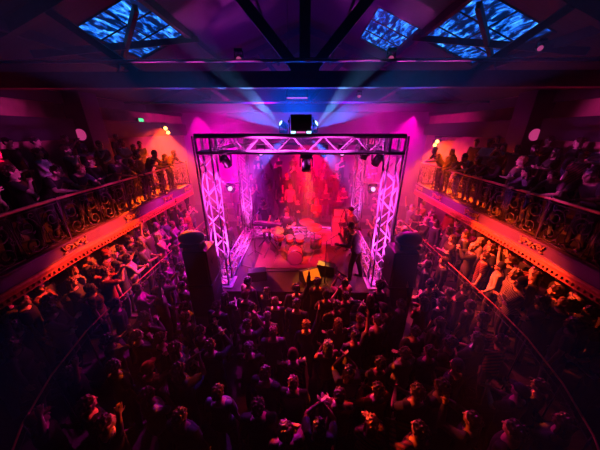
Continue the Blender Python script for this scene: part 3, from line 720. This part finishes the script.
# ------------------------------------------------------------------ people
HEADS = {}
def remesh(mb, mats, voxel, name, smooth_it=2, matfn=None):
    me = mb.mesh('tmp', mats); o = bpy.data.objects.new('tmp', me); COL.objects.link(o)
    m = o.modifiers.new('r', 'REMESH'); m.mode = 'VOXEL'; m.voxel_size = voxel; m.use_smooth_shade = True
    if smooth_it: k = o.modifiers.new('s', 'SMOOTH'); k.factor = .5; k.iterations = smooth_it
    dg = bpy.context.evaluated_depsgraph_get()
    out = bpy.data.meshes.new_from_object(o.evaluated_get(dg), depsgraph=dg); out.name = name
    bpy.data.objects.remove(o); bpy.data.meshes.remove(me)
    out.materials.clear()
    for q in mats: out.materials.append(q)
    if matfn: out.polygons.foreach_set('material_index', [matfn(p.center) for p in out.polygons])
    out.polygons.foreach_set('use_smooth', [True] * len(out.polygons)); out.update()
    return out
def ik(S, W, l1, l2, pole):
    d = W - S; L = min(d.length, (l1 + l2) * .995); dn = d.normalized(); W = S + dn * L
    a = (l1 * l1 - l2 * l2 + L * L) / (2 * L); h = math.sqrt(max(l1 * l1 - a * a, 0))
    p = pole - dn * pole.dot(dn); p = p.normalized() if p.length > 1e-5 else Vector((1, 0, 0))
    return S + dn * a + p * h, W
def smoothstep(a, b, x): t = max(0, min(1, (x - a) / (b - a))); return t * t * (3 - 2 * t)

class Pose:
    """a standing or seated figure of 1.75 m facing +y; hands given as targets in its own frame"""
    def __init__(s, female=False, lean=0, rh=(.27, .06, .80), lh=(-.27, .06, .80), rp=(.5, -1, -.3), lp=(-.5, -1, -.3), seated=False,
                 head_pitch=0, head_yaw=0, knees=None, stance=.11, curl=.5, twist=0, palm_in=False, step=0):
        s.f = female; s.lean = R(lean); s.seated = seated; s.curl = curl; s.palm_in = palm_in
        s.sx = .92 if female else 1.0
        s.pelz = .93
        s.up = lambda p: s._up(Vector(p))
        sh = .185 * s.sx
        s.S = {1: s.up((sh, -.005, 1.425)), -1: s.up((-sh, -.005, 1.425))}
        s.E = {}; s.W = {}
        for k, t, p in ((1, rh, rp), (-1, lh, lp)):
            s.E[k], s.W[k] = ik(s.S[k], Vector(t), .285, .255, Vector(p))
        s.head = s.up((0, .015, 1.635)); s.headM = Matrix.Rotation(-s.lean * .55 + R(-head_pitch), 3, 'X') @ Matrix.Rotation(R(head_yaw), 3, 'Z')
        s.H = {k: Vector((k * .09, 0, .93)) for k in (1, -1)}
        if seated:
            s.K = {k: Vector((k * .2, .42, .95)) for k in (1, -1)}; s.A = {k: Vector((k * .24, .40, .50)) for k in (1, -1)}
        else:
            s.K = {k: Vector((k * stance * .95, .035 + k * step * .5, .5)) for k in (1, -1)}; s.A = {k: Vector((k * stance * 1.1, -.02 + k * step, .085)) for k in (1, -1)}
    def _up(s, p):
        t = smoothstep(.85, 1.15, p.z) * s.lean
        c = Vector((0, 0, .95)); d = p - c
        return c + Matrix.Rotation(-t, 3, 'X') @ d
TORSO = [(.80, .09, .075, 0), (.86, .155, .105, 0), (.93, .168, .118, -.008), (1.0, .155, .11, 0), (1.08, .138, .1, .002), (1.16, .14, .1, .004), (1.25, .155, .108, .004),
         (1.33, .168, .112, .0), (1.40, .168, .1, -.005), (1.45, .125, .08, -.01), (1.48, .075, .062, -.008)]
def torso(mb, P, z0, z1, infl, n=20):
    rows = [r for r in TORSO if z0 <= r[0] <= z1]
    vs = []; k = len(rows)
    for z, rx, ry, yo in rows:
        if P.f:
            rx *= .9 if z > 1.02 else 1.03
            if 1.2 < z < 1.36: ry += .018; yo += .015
            if 1.04 < z < 1.2: rx *= .94
        for j in range(n):
            a = 2 * math.pi * j / n; c, q = math.cos(a), math.sin(a)
            sq = (abs(c) ** 2.6 + abs(q) ** 2.6) ** (-1 / 2.6)
            vs.append(P.up((c * sq * (rx + infl), q * sq * (ry + infl) + yo, z)))
    fs = [(i * n + j, i * n + (j + 1) % n, (i + 1) * n + (j + 1) % n, (i + 1) * n + j) for i in range(k - 1) for j in range(n)]
    fs += [tuple(range(n - 1, -1, -1)), tuple(range((k - 1) * n, k * n))]
    mb.add(vs, fs)
def limb(mb, pts, radii, n=12, caps=True):
    P = [Vector(p) for p in pts]; rr = [Vector(r if isinstance(r, (list, tuple)) else (r, r)) for r in radii]
    if caps:
        r0, r1 = max(rr[0]), max(rr[-1])
        a = (P[0] - P[1]).normalized(); b = (P[-1] - P[-2]).normalized()
        P = [P[0] + a * r0 * .9, P[0] + a * r0 * .5] + P + [P[-1] + b * r1 * .5, P[-1] + b * r1 * .9]
        rr = [rr[0] * .35, rr[0] * .85] + rr + [rr[-1] * .85, rr[-1] * .35]
    mb.tube(P, [tuple(r) for r in rr], n)
def add_hand(mb, P, k, hr):
    E, W = P.E[k], P.W[k]; d = (W - E).normalized()
    side = Vector((-k, 0, 0)) if not P.palm_in else Vector((0, 0, 1))
    side = side - d * side.dot(d)
    if side.length < .2: side = Vector((0, 1, 0)) - d * d.y
    nrm = side.normalized()              # palm normal
    th = d.cross(nrm) * 1.0              # across the palm
    if th.dot(Vector((0, 1, .6))) < 0: th = -th   # thumb side forwards / up
    pal = W + d * .05
    q = Matrix((th, nrm, d)).transposed()
    mb.ell(tuple(pal), (.042, .017, .052), 12, 8, q)
    limb(mb, [W - d * .02, pal], [.026, .028], 10)
    fl = [.070, .078, .074, .058]
    for i in range(4):
        o = W + d * .092 + th * (.031 - i * .0215)
        spread = th * (.10 - .07 * i)
        c1 = P.curl * .6; c2 = P.curl * 1.3
        d1 = (d + nrm * c1 + spread).normalized(); d2 = (d + nrm * c2 + spread).normalized()
        limb(mb, [o - d * .02, o + d1 * fl[i] * .5, o + d1 * fl[i] * .5 + d2 * fl[i] * .5], [.0095, .009, .0075], 8)
    o = W + d * .035 + th * .034
    limb(mb, [o - th * .012, o + (d * .6 + th * .8 + nrm * .3).normalized() * .035, o + (d * .6 + th * .8 + nrm * .3).normalized() * .035 + (d + nrm * .4 + th * .2).normalized() * .03], [.013, .0105, .008], 8)
HEADGEO = None
def add_head(mb, P):
    M = P.headM; c = P.head
    def T(p): return c + M @ Vector(p)
    mb.ell(T((0, -.012, .022)), (.074, .093, .096), 20, 14, M)
    mb.ell(T((0, .018, -.042)), (.06, .068, .078), 18, 12, M)
    mb.ell(T((0, .062, -.095)), (.028, .024, .022), 12, 8, M)
    limb(mb, [T((-.04, .07, .034)), T((0, .08, .036)), T((.04, .07, .034))], [.011, .012, .011], 8)
    limb(mb, [T((0, .082, .02)), T((0, .098, -.012)), T((0, .103, -.026))], [.009, .011, .015], 10)
    limb(mb, [T((-.02, .076, -.064)), T((0, .086, -.062)), T((.02, .076, -.064))], [.006, .010, .006], 8)
    for k in (-1, 1):
        mb.ell(T((k * .077, -.008, -.006)), (.010, .022, .032), 10, 8, M @ Matrix.Rotation(R(k * 18), 3, 'Z'))
        mb.ell(T((k * .036, .052, -.022)), (.024, .02, .022), 10, 8, M)
    nb = P.up((0, -.012, 1.45))
    limb(mb, [nb, (nb + T((0, -.012, -.06))) / 2, T((0, -.01, -.05))], [(.062), (.053 if not P.f else .046), (.056 if not P.f else .048)], 14)
def make_body(P, name, voxel=.0095):
    mb = MB(); torso(mb, P, .8, 1.5, 0); add_head(mb, P)
    f = .88 if P.f else 1
    for k in (1, -1):
        S, E, W = P.S[k], P.E[k], P.W[k]
        limb(mb, [P.up((k * .1, -.005, 1.41)), S, S.lerp(E, .35), S.lerp(E, .75), E], [.06 * f, .056 * f, .050 * f, .042 * f, .038 * f])
        limb(mb, [E, E.lerp(W, .3), E.lerp(W, .7), W], [.038 * f, .041 * f, .032 * f, .025 * f])
        add_hand(mb, P, k, f)
        H, K, A = P.H[k], P.K[k], P.A[k]
        limb(mb, [H, H.lerp(K, .3), H.lerp(K, .75), K], [.09, .084, .062, .055])
        limb(mb, [K, K.lerp(A, .3), K.lerp(A, .75), A], [.055, .056, .042, .036])
        limb(mb, [A + Vector((0, -.03, -.035)), A + Vector((k * .005, .06, -.045)), A + Vector((k * .015, .15, -.055))], [.037, .042, .030])
    ez = [P.head + P.headM @ Vector((k * .031, .088, .008)) for k in (-1, 1)]
    def mf(c):
        if c.z < .115 and not P.seated: return 1
        if P.seated and c.z < .53 and c.y > .2: return 1
        for q in ez:
            if abs((c - q).length) < .014: return 2
        return 0
    return remesh(mb, [M_skin[0], M_shoe, M_eye], voxel, name, 2, mf)
def make_shirt(P, name, long, voxel=.014):
    mb = MB(); torso(mb, P, .86, 1.46, .016)
    f = .9 if P.f else 1
    for k in (1, -1):
        S, E, W = P.S[k], P.E[k], P.W[k]
        if long:
            limb(mb, [P.up((k * .1, -.005, 1.405)), S, S.lerp(E, .5), E], [.07 * f, .072 * f, .064 * f, .055 * f])
            limb(mb, [E, E.lerp(W, .4), E.lerp(W, .93)], [.055 * f, .054 * f, .038 * f])
        else:
            limb(mb, [P.up((k * .1, -.005, 1.405)), S, S.lerp(E, .3), S.lerp(E, .62)], [.07 * f, .073 * f, .071 * f, .066 * f])
    return remesh(mb, [M_cloth['black']], voxel, name, 2)
def make_trousers(P, name, voxel=.016):
    mb = MB(); torso(mb, P, .8, 1.0, .012)
    for k in (1, -1):
        H, K, A = P.H[k], P.K[k], P.A[k]
        limb(mb, [H, H.lerp(K, .3), H.lerp(K, .75), K], [.1, .096, .078, .072])
        limb(mb, [K, K.lerp(A, .3), K.lerp(A, .75), A + Vector((0, 0, .0))], [.072, .07, .06, .055])
    return remesh(mb, [M_cloth['black']], voxel, name, 2)
def make_hair(kind):
    mb = MB(); mi = M_hair['black']; sm = 2
    if kind != 'bald': 
        mb.ell((0, -.022, .036), (.083, .1, .098), 20, 14)
        mb.ell((0, -.05, -.01), (.074, .06, .075), 16, 10)
    if kind == 'long':
        for k in (-1, 1): limb(mb, [(k * .066, -.01, .01), (k * .078, -.02, -.08), (k * .08, -.01, -.17), (k * .07, .0, -.22)], [.026, .027, .026, .015])
        limb(mb, [(0, -.06, .02), (0, -.085, -.08), (0, -.09, -.17), (0, -.085, -.25)], [(.075, .05), (.085, .04), (.08, .035), (.05, .02)], 16)
    if kind == 'ponytail': limb(mb, [(0, -.1, .03), (0, -.15, .0), (0, -.155, -.08), (0, -.14, -.17)], [.025, .035, .03, .012])
    if kind == 'bun': mb.ell((0, -.1, .09), (.042, .04, .04), 12, 8)
    if kind in ('short', 'long', 'ponytail', 'bun'):
        r = random.Random(5)   # locks that break up the outline
        for i in range(70):
            v = Vector((r.uniform(-1, 1), r.uniform(-1, .75), r.uniform(-.35, 1))).normalized()
            if v.z < .35 and v.y > .1: continue
            q = Vector((v.x * .078, v.y * .097 - .024, v.z * .094 + .036)) * .97; d = (v + Vector((r.uniform(-.6, .6), r.uniform(-.2, .9), r.uniform(-.9, .1)))).normalized()
            mb.tube([q - d * .012, q + d * .014 + v * .001, q + d * .032 - v * .002], [.012, .014, .006], 6)
    if kind == 'curly':
        r = random.Random(3)
        for i in range(60):
            v = Vector((r.uniform(-1, 1), r.uniform(-1, .55), r.uniform(-.45, 1))).normalized()
            mb.ell((v.x * .088, v.y * .105 - .025, v.z * .1 + .04), (.026, .026, .026), 8, 6)
    if kind == 'beanie':
        mb = MB(); mb.lathe([(.088, 0), (.092, .02), (.09, .05), (.08, .09), (.055, .125), (.02, .14)], (0, -.015, .012), 20); mb.tube([(.09 * math.cos(a), -.015 + .1 * math.sin(a), .022) for a in [k * math.pi / 10 for k in range(20)]], .012, 6, closed=True)
        mb.ell((0, -.05, -.01), (.074, .056, .07), 16, 10)
    if kind == 'cap':
        mb = MB(); mb.ell((0, -.018, .045), (.086, .102, .088), 20, 12); mb.ell((0, .095, .05), (.062, .06, .010), 16, 8); mb.ell((0, -.05, -.01), (.074, .056, .07), 16, 10)
    return remesh(mb, [mi], .0075, 'hair', 1)
HAIRS = {k: make_hair(k) for k in ('short', 'long', 'ponytail', 'bun', 'curly', 'beanie', 'cap')}
PO = {
 'standing': dict(),
 'clapping': dict(rh=(.035, .33, 1.22), lh=(-.035, .33, 1.22), palm_in=False, curl=.15, rp=(.8, -.2, -1), lp=(-.8, -.2, -1)),
 'clapping high': dict(rh=(.045, .34, 1.55), lh=(-.045, .34, 1.55), curl=.15, rp=(.9, -.1, -1), lp=(-.9, -.1, -1), head_pitch=-4),
 'raising one arm': dict(rh=(.3, .12, 1.93), lh=(-.25, .14, .95), rp=(1, .2, -.2), curl=.4, head_pitch=-6),
 'raising both arms': dict(rh=(.33, .16, 1.88), lh=(-.33, .1, 1.9), rp=(1, -.2, -.2), lp=(-1, -.2, -.2), curl=.25, head_pitch=-6),
 'arms folded': dict(rh=(-.13, .2, 1.2), lh=(.13, .22, 1.17), rp=(1, .3, -1), lp=(-1, .3, -1), curl=.4, palm_in=True),
 'leaning forward': dict(lean=34, rh=(.12, .64, 1.1), lh=(-.14, .64, 1.1), rp=(1, -.3, -.6), lp=(-1, -.3, -.6), curl=.5, head_pitch=-10, palm_in=True),
 'hand at chin': dict(rh=(.07, .2, 1.42), lh=(.1, .22, 1.12), rp=(1, .2, -1), lp=(-1, .2, -1), curl=.9),
}
LIB = {}
def get_pose(name, fem):
    k = (name, fem)
    if k not in LIB:
        P = Pose(female=fem, **PO[name])
        LIB[k] = dict(P=P, body=make_body(P, 'person'), tee=make_shirt(P, 'shirt', False), long=make_shirt(P, 'shirt', True))
        kk = ('legs', fem, PO[name].get('lean', 0))
        if kk not in LIB: LIB[kk] = make_trousers(P, 'trousers')
        LIB[k]['legs'] = LIB[kk]
    return LIB[k]
def slot(o, i, m): o.material_slots[i].link = 'OBJECT'; o.material_slots[i].material = m
ORD = 'first second third fourth fifth sixth seventh eighth ninth tenth eleventh twelfth thirteenth fourteenth fifteenth sixteenth seventeenth eighteenth nineteenth twentieth'.split()
for t in ('twenty', 'thirty', 'forty', 'fifty'): ORD += [t + '-' + x for x in ORD[:9]] + [{'twenty': 'thirtieth', 'thirty': 'fortieth', 'forty': 'fiftieth', 'fifty': 'sixtieth'}[t]]
PEOPLE = []
def place(x, y, z, face, pose=None, fem=None, top=None, long=None, hair=None, skin=None, size=None, hc=None, legs=None):
    if fem is None: fem = rnd.random() < .38
    pose = pose or rnd.choice(['standing'] * 5 + ['clapping'] * 3 + ['clapping high'] * 2 + ['arms folded'] * 2 + ['hand at chin'] + ['raising one arm'])
    L = get_pose(pose, fem)
    top = top or rnd.choice(CLOTH_KEYS); long = rnd.random() < .4 if long is None else long
    hair = hair or (rnd.choice(['long', 'long', 'ponytail', 'bun', 'short']) if fem else rnd.choice(['short'] * 7 + ['cap', 'curly', 'beanie', 'long']))
    skin = rnd.choice([0, 0, 0, 1, 1, 2]) if skin is None else skin
    size = size or rnd.uniform(.93, 1.0) if fem else size or rnd.uniform(.97, 1.06)
    hc = hc or rnd.choice(['black', 'black', 'brown', 'brown', 'blond', 'brown', 'grey'] if skin < 2 else ['black'])
    b = bpy.data.objects.new('person', L['body']); COL.objects.link(b); slot(b, 0, M_skin[skin])
    b.location = (x, y, z); b.rotation_euler = (0, 0, face); b.scale = (size,) * 3
    s = bpy.data.objects.new('shirt', L['long' if long else 'tee']); COL.objects.link(s); s.parent = b; slot(s, 0, M_cloth[top])
    t = bpy.data.objects.new('trousers', L['legs']); COL.objects.link(t); t.parent = b; slot(t, 0, M_cloth[legs or rnd.choice(['black', 'navy', 'denim blue', 'charcoal'])])
    hn = hair if hair in ('cap', 'beanie') else 'hair'
    h = bpy.data.objects.new(hn, HAIRS[hair]); COL.objects.link(h); h.parent = b
    h.location = L['P'].head; h.rotation_euler = L['P'].headM.to_euler()
    slot(h, 0, M_hair[hc] if hn == 'hair' else M_cloth[rnd.choice(['black', 'red', 'grey', 'navy'])])
    return b, '%s %s' % (top, 'top' if long else 't-shirt'), pose, (hair if hn != 'hair' else {'short': hc + ' hair', 'long': 'long ' + hc + ' hair', 'ponytail': 'ponytail', 'bun': 'hair bun', 'curly': 'curly hair'}[hair])

CP, SP = math.cos(PITCH), math.sin(PITCH)
def ray(px, py): # direction of a photo point, measured from the room's axis
    v = 225 - py; return (px - 304, v * SP + FPX * CP, v * CP - FPX * SP)
def at_height(px, py, z):
    u, f, h = ray(px, py); t = (z - HCAM) / h; return u * t, f * t
TAKEN = [(s * 5.62, y) for s in (-1, 1) for y in (6.9, 10.8)] + [(s * 5.5, 3.0) for s in (-1, 1)]
def free(x, y, d): return all((x - a) ** 2 + (y - b) ** 2 > d * d for a, b in TAKEN)
def facing(x, y, jit=.28, tx=0, ty=7.7):
    return math.atan2(ty - y, tx - x) - math.pi / 2 + rnd.uniform(-jit, jit)
def rail_x(y):
    P = RAILP
    for (x0, y0), (x1, y1) in zip(P, P[1:]):
        if y1 <= y <= y0: return x1 + (x0 - x1) * (y - y1) / (y0 - y1)
    return P[0][0] if y > P[0][1] else 2.5
def zone(x, y):
    """which floor a standing place is on"""
    a = abs(x)
    if a > rail_x(y) + .25 and y < 10.3: return 'side'
    if a < rail_x(y) - .22 and (y < 4.5 or (y < 5.05 and a < 2.1) or a > 2.75) and y < 9.6: return 'floor'
    return None
# people read off the photograph: head position, then what marks them out
FLOORP = [(262, 275), (225, 269), (238, 276), (252, 281), (273, 270), (287, 281), (305, 277), (318, 284), (334, 277), (345, 283), (372, 280), (297, 291), (327, 294), (346, 296), (371, 297, dict(hair='long', hc='blond', fem=True)),
  (401, 303, dict(pose='raising both arms', skin=0, hair='short')), (378, 323, dict(pose='clapping', top='white', hair='short', hc='brown', fem=False, long=False, skin=0, size=1.05)), (361, 315), (339, 322), (307, 322), (294, 355), (225, 295), (246, 296), (217, 308), (185, 318), (248, 326),
  (147, 370, dict(pose='clapping high', hair='cap', skin=0)), (211, 348), (274, 332), (179, 373), (500, 338, dict(pose='clapping high', skin=0)), (457, 364, dict(pose='clapping', skin=0)), (511, 430), (473, 416), (379, 387, dict(pose='clapping', skin=0)), (373, 418, dict(hair='long', fem=True)), (219, 394), (85, 408, dict(skin=0, hair='short')), (291, 356),
  (105, 430, dict(pose='raising one arm', skin=0)), (415, 330), (430, 350), (440, 320), (200, 330), (160, 340)]
SIDEP = [(68, 283), (45, 304), (55, 292), (87, 288), (83, 263), (92, 269), (104, 251), (125, 257), (119, 276), (131, 276), (128, 240), (139, 260), (153, 279), (135, 235), (157, 237), (19, 307), (8, 330), (30, 325), (108, 292), (150, 250), (165, 232),
  (450, 223), (458, 228), (464, 236), (446, 248), (460, 255), (484, 254), (470, 268), (475, 285), (499, 265), (509, 258), (512, 275), (533, 268), (545, 275), (540, 298), (576, 289), (586, 309), (437, 238), (433, 216), (490, 240), (560, 300)]
spots = []
def try_spot(x, y, kw=None, d=.36):
    z = zone(x, y)
    if not z or not free(x, y, d): return False
    TAKEN.append((x, y)); spots.append((x, y, z, kw or {})); return True
for q in FLOORP:
    x, y = at_height(q[0], q[1], 1.63); try_spot(x, y, q[2] if len(q) > 2 else None, .33)
for q in SIDEP:
    x, y = at_height(q[0], q[1], 2.08); try_spot(x, y, q[2] if len(q) > 2 else None, .33)
def fill(n, fx, fy, d):
    k = 0; tries = 0
    while k < n and tries < 6000:
        tries += 1
        if try_spot(fx(), fy(), None, d): k += 1
fill(46, lambda: rnd.uniform(-3.9, 3.9), lambda: rnd.uniform(1.7, 5.0), .43)
for s in (-1, 1):
    fill(20, lambda: s * rnd.uniform(4.7, 6.0), lambda: rnd.uniform(2.6, 7.5), .42)
    fill(10, lambda: s * rnd.uniform(4.7, 6.2), lambda: rnd.uniform(7.5, 10.2), .45)
    fill(14, lambda: s * rnd.uniform(2.75, 4.15), lambda: rnd.uniform(5.4, 9.5), .44)
floor_rows = {}; side_rows = {}
for x, y, z, kw in spots:
    zz = .45 if z == 'side' else 0
    kw = dict(kw)
    b, top, pose, hair = place(x, y, zz, facing(x, y), **kw)
    key = ('floor' if z == 'floor' and y < 5.1 else 'beside' if z == 'floor' else 'under', 'left' if x < 0 else 'right')
    PEOPLE.append((key, x, y, b, top, pose, hair))
# crowd behind the stage on the tiers
for i, (y0, y1, z) in enumerate(TIERS):
    n = 9 if i < 4 else 8
    for j in range(n):
        x = -4.0 + 8.0 * (j + .5) / n + rnd.uniform(-.18, .18) + (.2 if i % 2 else -.1)
        y = (y0 + min(y1, y0 + 1)) / 2 + rnd.uniform(-.2, .2)
        if i == 0 and abs(x - .6) < .4: continue
        b, top, pose, hair = place(x, y, z, facing(x, y))
        PEOPLE.append((('behind', i), x, y, b, top, pose, hair))
b, top, pose, hair = place(.58, 10.2, .7, facing(.58, 10.2, 0), 'clapping', True, 'red', True, 'long', 0)
PEOPLE.append((('behind', 0), .58, 10.2, b, top, pose, hair))
# balconies: rail row and two standing rows behind
for s in (-1, 1):
    P = POSTS[s]
    def fx(y):
        for (x0, y0), (x1, y1) in zip(P, P[1:]):
            if y1 <= y <= y0: return x1 + (x0 - x1) * (y - y1) / (y0 - y1)
        return 5.4
    y = 3.3 if s < 0 else 3.5
    while y < 10.6:
        lean = rnd.random() < .55
        x = fx(y) + (.50 if lean else .38) + rnd.uniform(0, .06)
        b, top, pose, hair = place(s * x, y, ZD - .02, facing(s * x, y, .2, 0, 7.7) if not lean else (R(90) if s > 0 else R(-90)) + rnd.uniform(-.15, .15) * 1, 'leaning forward' if lean else rnd.choice(['standing', 'clapping', 'arms folded', 'hand at chin']))
        PEOPLE.append((('rail', 'left' if s < 0 else 'right'), s * x, y, b, top, pose, hair))
        y += rnd.uniform(.5, .72)
    for row, (xx, dz) in enumerate(((6.85, .25), (7.65, .5))):
        y = 4.6 + row * .35
        while y < 10.7:
            if not (row == 1 and 8.45 < y < 9.75):
                x = xx + rnd.uniform(-.08, .1)
                b, top, pose, hair = place(s * x, y, ZD - .02 + dz, facing(s * x, y, .3), rnd.choice(['standing', 'standing', 'clapping', 'arms folded', 'clapping high', 'hand at chin']))
                PEOPLE.append((('mid' if row == 0 else 'wall', 'left' if s < 0 else 'right'), s * x, y, b, top, pose, hair))
            y += rnd.uniform(.55, .85)
# labels: look first, then the place counted from things one can find
groups = {}
for p in PEOPLE: groups.setdefault(p[0], []).append(p)
def say(p, where, group):
    # drops the least telling words until the label is short enough; the place stays
    for bits in ((p[4], p[6], p[5]), (p[4], p[5]), (p[4],)):
        t = 'person in %s, %s' % (', '.join(bits), where)
        if len(t.replace(',', ' ').split()) <= 15: break
    tag(p[3], t, 'person', group)
for key, L in groups.items():
    a, side = key
    if a in ('rail', 'mid', 'wall'):
        L.sort(key=lambda p: -p[2])
        for i, p in enumerate(L):
            say(p, ORD[i] + ' from stage ' + {'rail': 'at the %s balcony rail', 'mid': 'in middle row of %s balcony', 'wall': 'in wall row of %s balcony'}[a] % side, 'crowd on the %s balcony' % side)
    elif a == 'behind':
        L.sort(key=lambda p: p[1])
        for i, p in enumerate(L): say(p, '%s from left on %s tier behind stage' % (ORD[i], ORD[side]), 'crowd on the tiers behind the stage')
    elif a == 'floor':
        L.sort(key=lambda p: -p[2]); k = 7
        for r in range(0, len(L), k):
            row = sorted(L[r:r + k], key=lambda p: p[1])
            for i, p in enumerate(row): say(p, '%s floor row from stage, %s half, %s from left' % (ORD[r // k], side, ORD[i]), 'crowd on the dance floor')
    else:
        L.sort(key=lambda p: -p[2])
        nm = 'beside the %s stage edge' % side if a == 'beside' else 'below the %s balcony' % side
        for i, p in enumerate(L): say(p, '%s from the back wall %s' % (ORD[i], nm), 'crowd ' + nm)

# ------------------------------------------------------------------ the band
def performer(P, loc, rz, label, top, long, hair, hc, skin=0, legs='black', size=1.0):
    b = bpy.data.objects.new('person', make_body(P, 'person', .007)); COL.objects.link(b); slot(b, 0, M_skin[skin])
    b.location = loc; b.rotation_euler = (0, 0, rz); b.scale = (size,) * 3
    s = bpy.data.objects.new('shirt', make_shirt(P, 'shirt', long, .011)); COL.objects.link(s); s.parent = b; slot(s, 0, M_cloth[top])
    t = bpy.data.objects.new('trousers', make_trousers(P, 'trousers', .012)); COL.objects.link(t); t.parent = b; slot(t, 0, M_cloth[legs])
    h = bpy.data.objects.new('cap' if hair == 'cap' else 'hair', HAIRS[hair]); COL.objects.link(h); h.parent = b; h.location = P.head; h.rotation_euler = P.headM.to_euler()
    slot(h, 0, M_hair[hc])
    return tag(b, label, 'person')
# guitarist bent over his guitar, facing across the stage
Pg = Pose(lean=20, rh=(.16, .23, 1.02), lh=(-.42, .36, 1.18), rp=(1, -.5, -.6), lp=(-1, 0, -1), curl=.9, head_pitch=22, stance=.16, step=-.1)
GL = (1.5, 5.85, ZS); GR = R(58)
performer(Pg, GL, GR, 'person in patterned dark shirt bent over an electric guitar at the stage edge', 'striped', True, 'short', 'black', 0, size=1.0)
def guitar(loc, rz, label, col, tilt=-12):
    e = empty('electric_guitar', loc, rz); e.rotation_euler = (R(-20), R(tilt), rz); tag(e, label, 'guitar')
    body = [(-.02, .13), (.08, .17), (.17, .14), (.21, .08), (.16, .06), (.19, 0.0), (.16, -.07), (.22, -.1), (.16, -.16), (.04, -.165), (-.06, -.12), (-.16, -.165), (-.25, -.12), (-.28, 0), (-.25, .12), (-.15, .16)]
    M = Matrix(((-1, 0, 0), (0, 0, 1), (0, 1, 0)))
    mb = MB(); mb.prism(body, -.022, .022, M); mb.build('body', col, e, bevel=.008)
    mb = MB(); mb.box((-.42, .03, 0), (.5, .022, .05)); mb.build('neck', mat('maple', (.5, .28, .12), .4), e)
    mb = MB(); mb.prism([(.66, -.03), (.84, -.05), (.86, .03), (.66, .03)], .018, .034, M); mb.build('headstock', mat('maple', (.5, .28, .12), .4), e)
    mb = MB()
    for k in range(2): mb.box((.06 - k * .11, .028, 0), (.03, .012, .08))
    mb.build('pickup', M_black, e)
    mb = MB()
    for k in range(6): mb.tube([(.17, .042, -.02 + k * .008), (-.68, .044, -.018 + k * .007)], .0012, 4)
    mb.build('string', M_chrome, e)
    mb = MB(); mb.tube([(.24, 0, .05), (.2, -.2, .3), (.02, -.28, .5), (-.1, -.2, .46), (-.12, -.02, .1)], [(.02, .004)] * 5, 6); mb.build('strap', M_black, e)
    return e
MG = Matrix.Rotation(GR, 3, 'Z')
g = MG @ Vector((.06, .29, 1.03)); guitar((GL[0] + g.x, GL[1] + g.y, ZS + g.z), GR, 'electric guitar with pale neck held by the bending guitarist', mat('guitar_lacquer', (.6, .08, .05), .2, coat=.6), 14)
# drummer
Pd = Pose(seated=True, lean=8, rh=(.3, .42, 1.42), lh=(-.16, .48, 1.25), rp=(1, 0, -.6), lp=(-1, 0, -.6), curl=.9, head_pitch=12)
DL = (-.6, 7.85, ZS + .59 - .83)
performer(Pd, DL, R(180), 'seated drummer in a dark top raising both sticks behind the kit', 'charcoal', False, 'curly', 'brown', 0)
for k, nm in ((1, 'higher'), (-1, 'lower')):
    W = Pd.W[k]; d = (W - Pd.E[k]).normalized()
    mb = MB(); a = W + d * .08; mb.tube([a - Vector((0, .06, .02)), a + Vector((-.05 * k, .18, .18)), a + Vector((-.08 * k, .3, .28 if k > 0 else .1))], [.007, .007, .004], 6)
    o = mb.build('drumstick', mat('stick_wood', (.75, .55, .3), .5), smooth=True); o.location = DL; o.rotation_euler = (0, 0, R(180)); tag(o, 'wooden drumstick in the %s hand of the drummer' % nm, 'drumstick')
# keyboard player
Pk = Pose(lean=14, rh=(.2, .42, 1.0), lh=(-.24, .42, 1.0), rp=(1, -.5, -.4), lp=(-1, -.5, -.4), curl=.6, head_pitch=16, palm_in=True)
performer(Pk, (-1.42, 8.32, ZS), R(165), 'keyboard player in a dark t-shirt looking down at the keys', 'black', False, 'cap', 'black', 0, size=.95)
# bass player at the right rear of the stage
Pb = Pose(lean=6, rh=(.18, .22, 1.0), lh=(-.4, .34, 1.2), rp=(1, -.5, -.6), lp=(-1, 0, -1), curl=.9, head_pitch=10, stance=.14)
BL = (1.62, 7.45, ZS); BR = R(120)
performer(Pb, BL, BR, 'bass player in a grey t-shirt standing by the right side truss', 'grey', False, 'short', 'black', 1, size=.97)
MG = Matrix.Rotation(BR, 3, 'Z'); g = MG @ Vector((.06, .25, 1.03)); guitar((BL[0] + g.x, BL[1] + g.y, ZS + g.z), BR, 'bass guitar with a dark body held beside the right side truss', mat('bass_lacquer', (.08, .05, .12), .2, coat=.6), 14)
print('PEOPLE', len(PEOPLE) + 4, {str(k): len(v) for k, v in groups.items()})
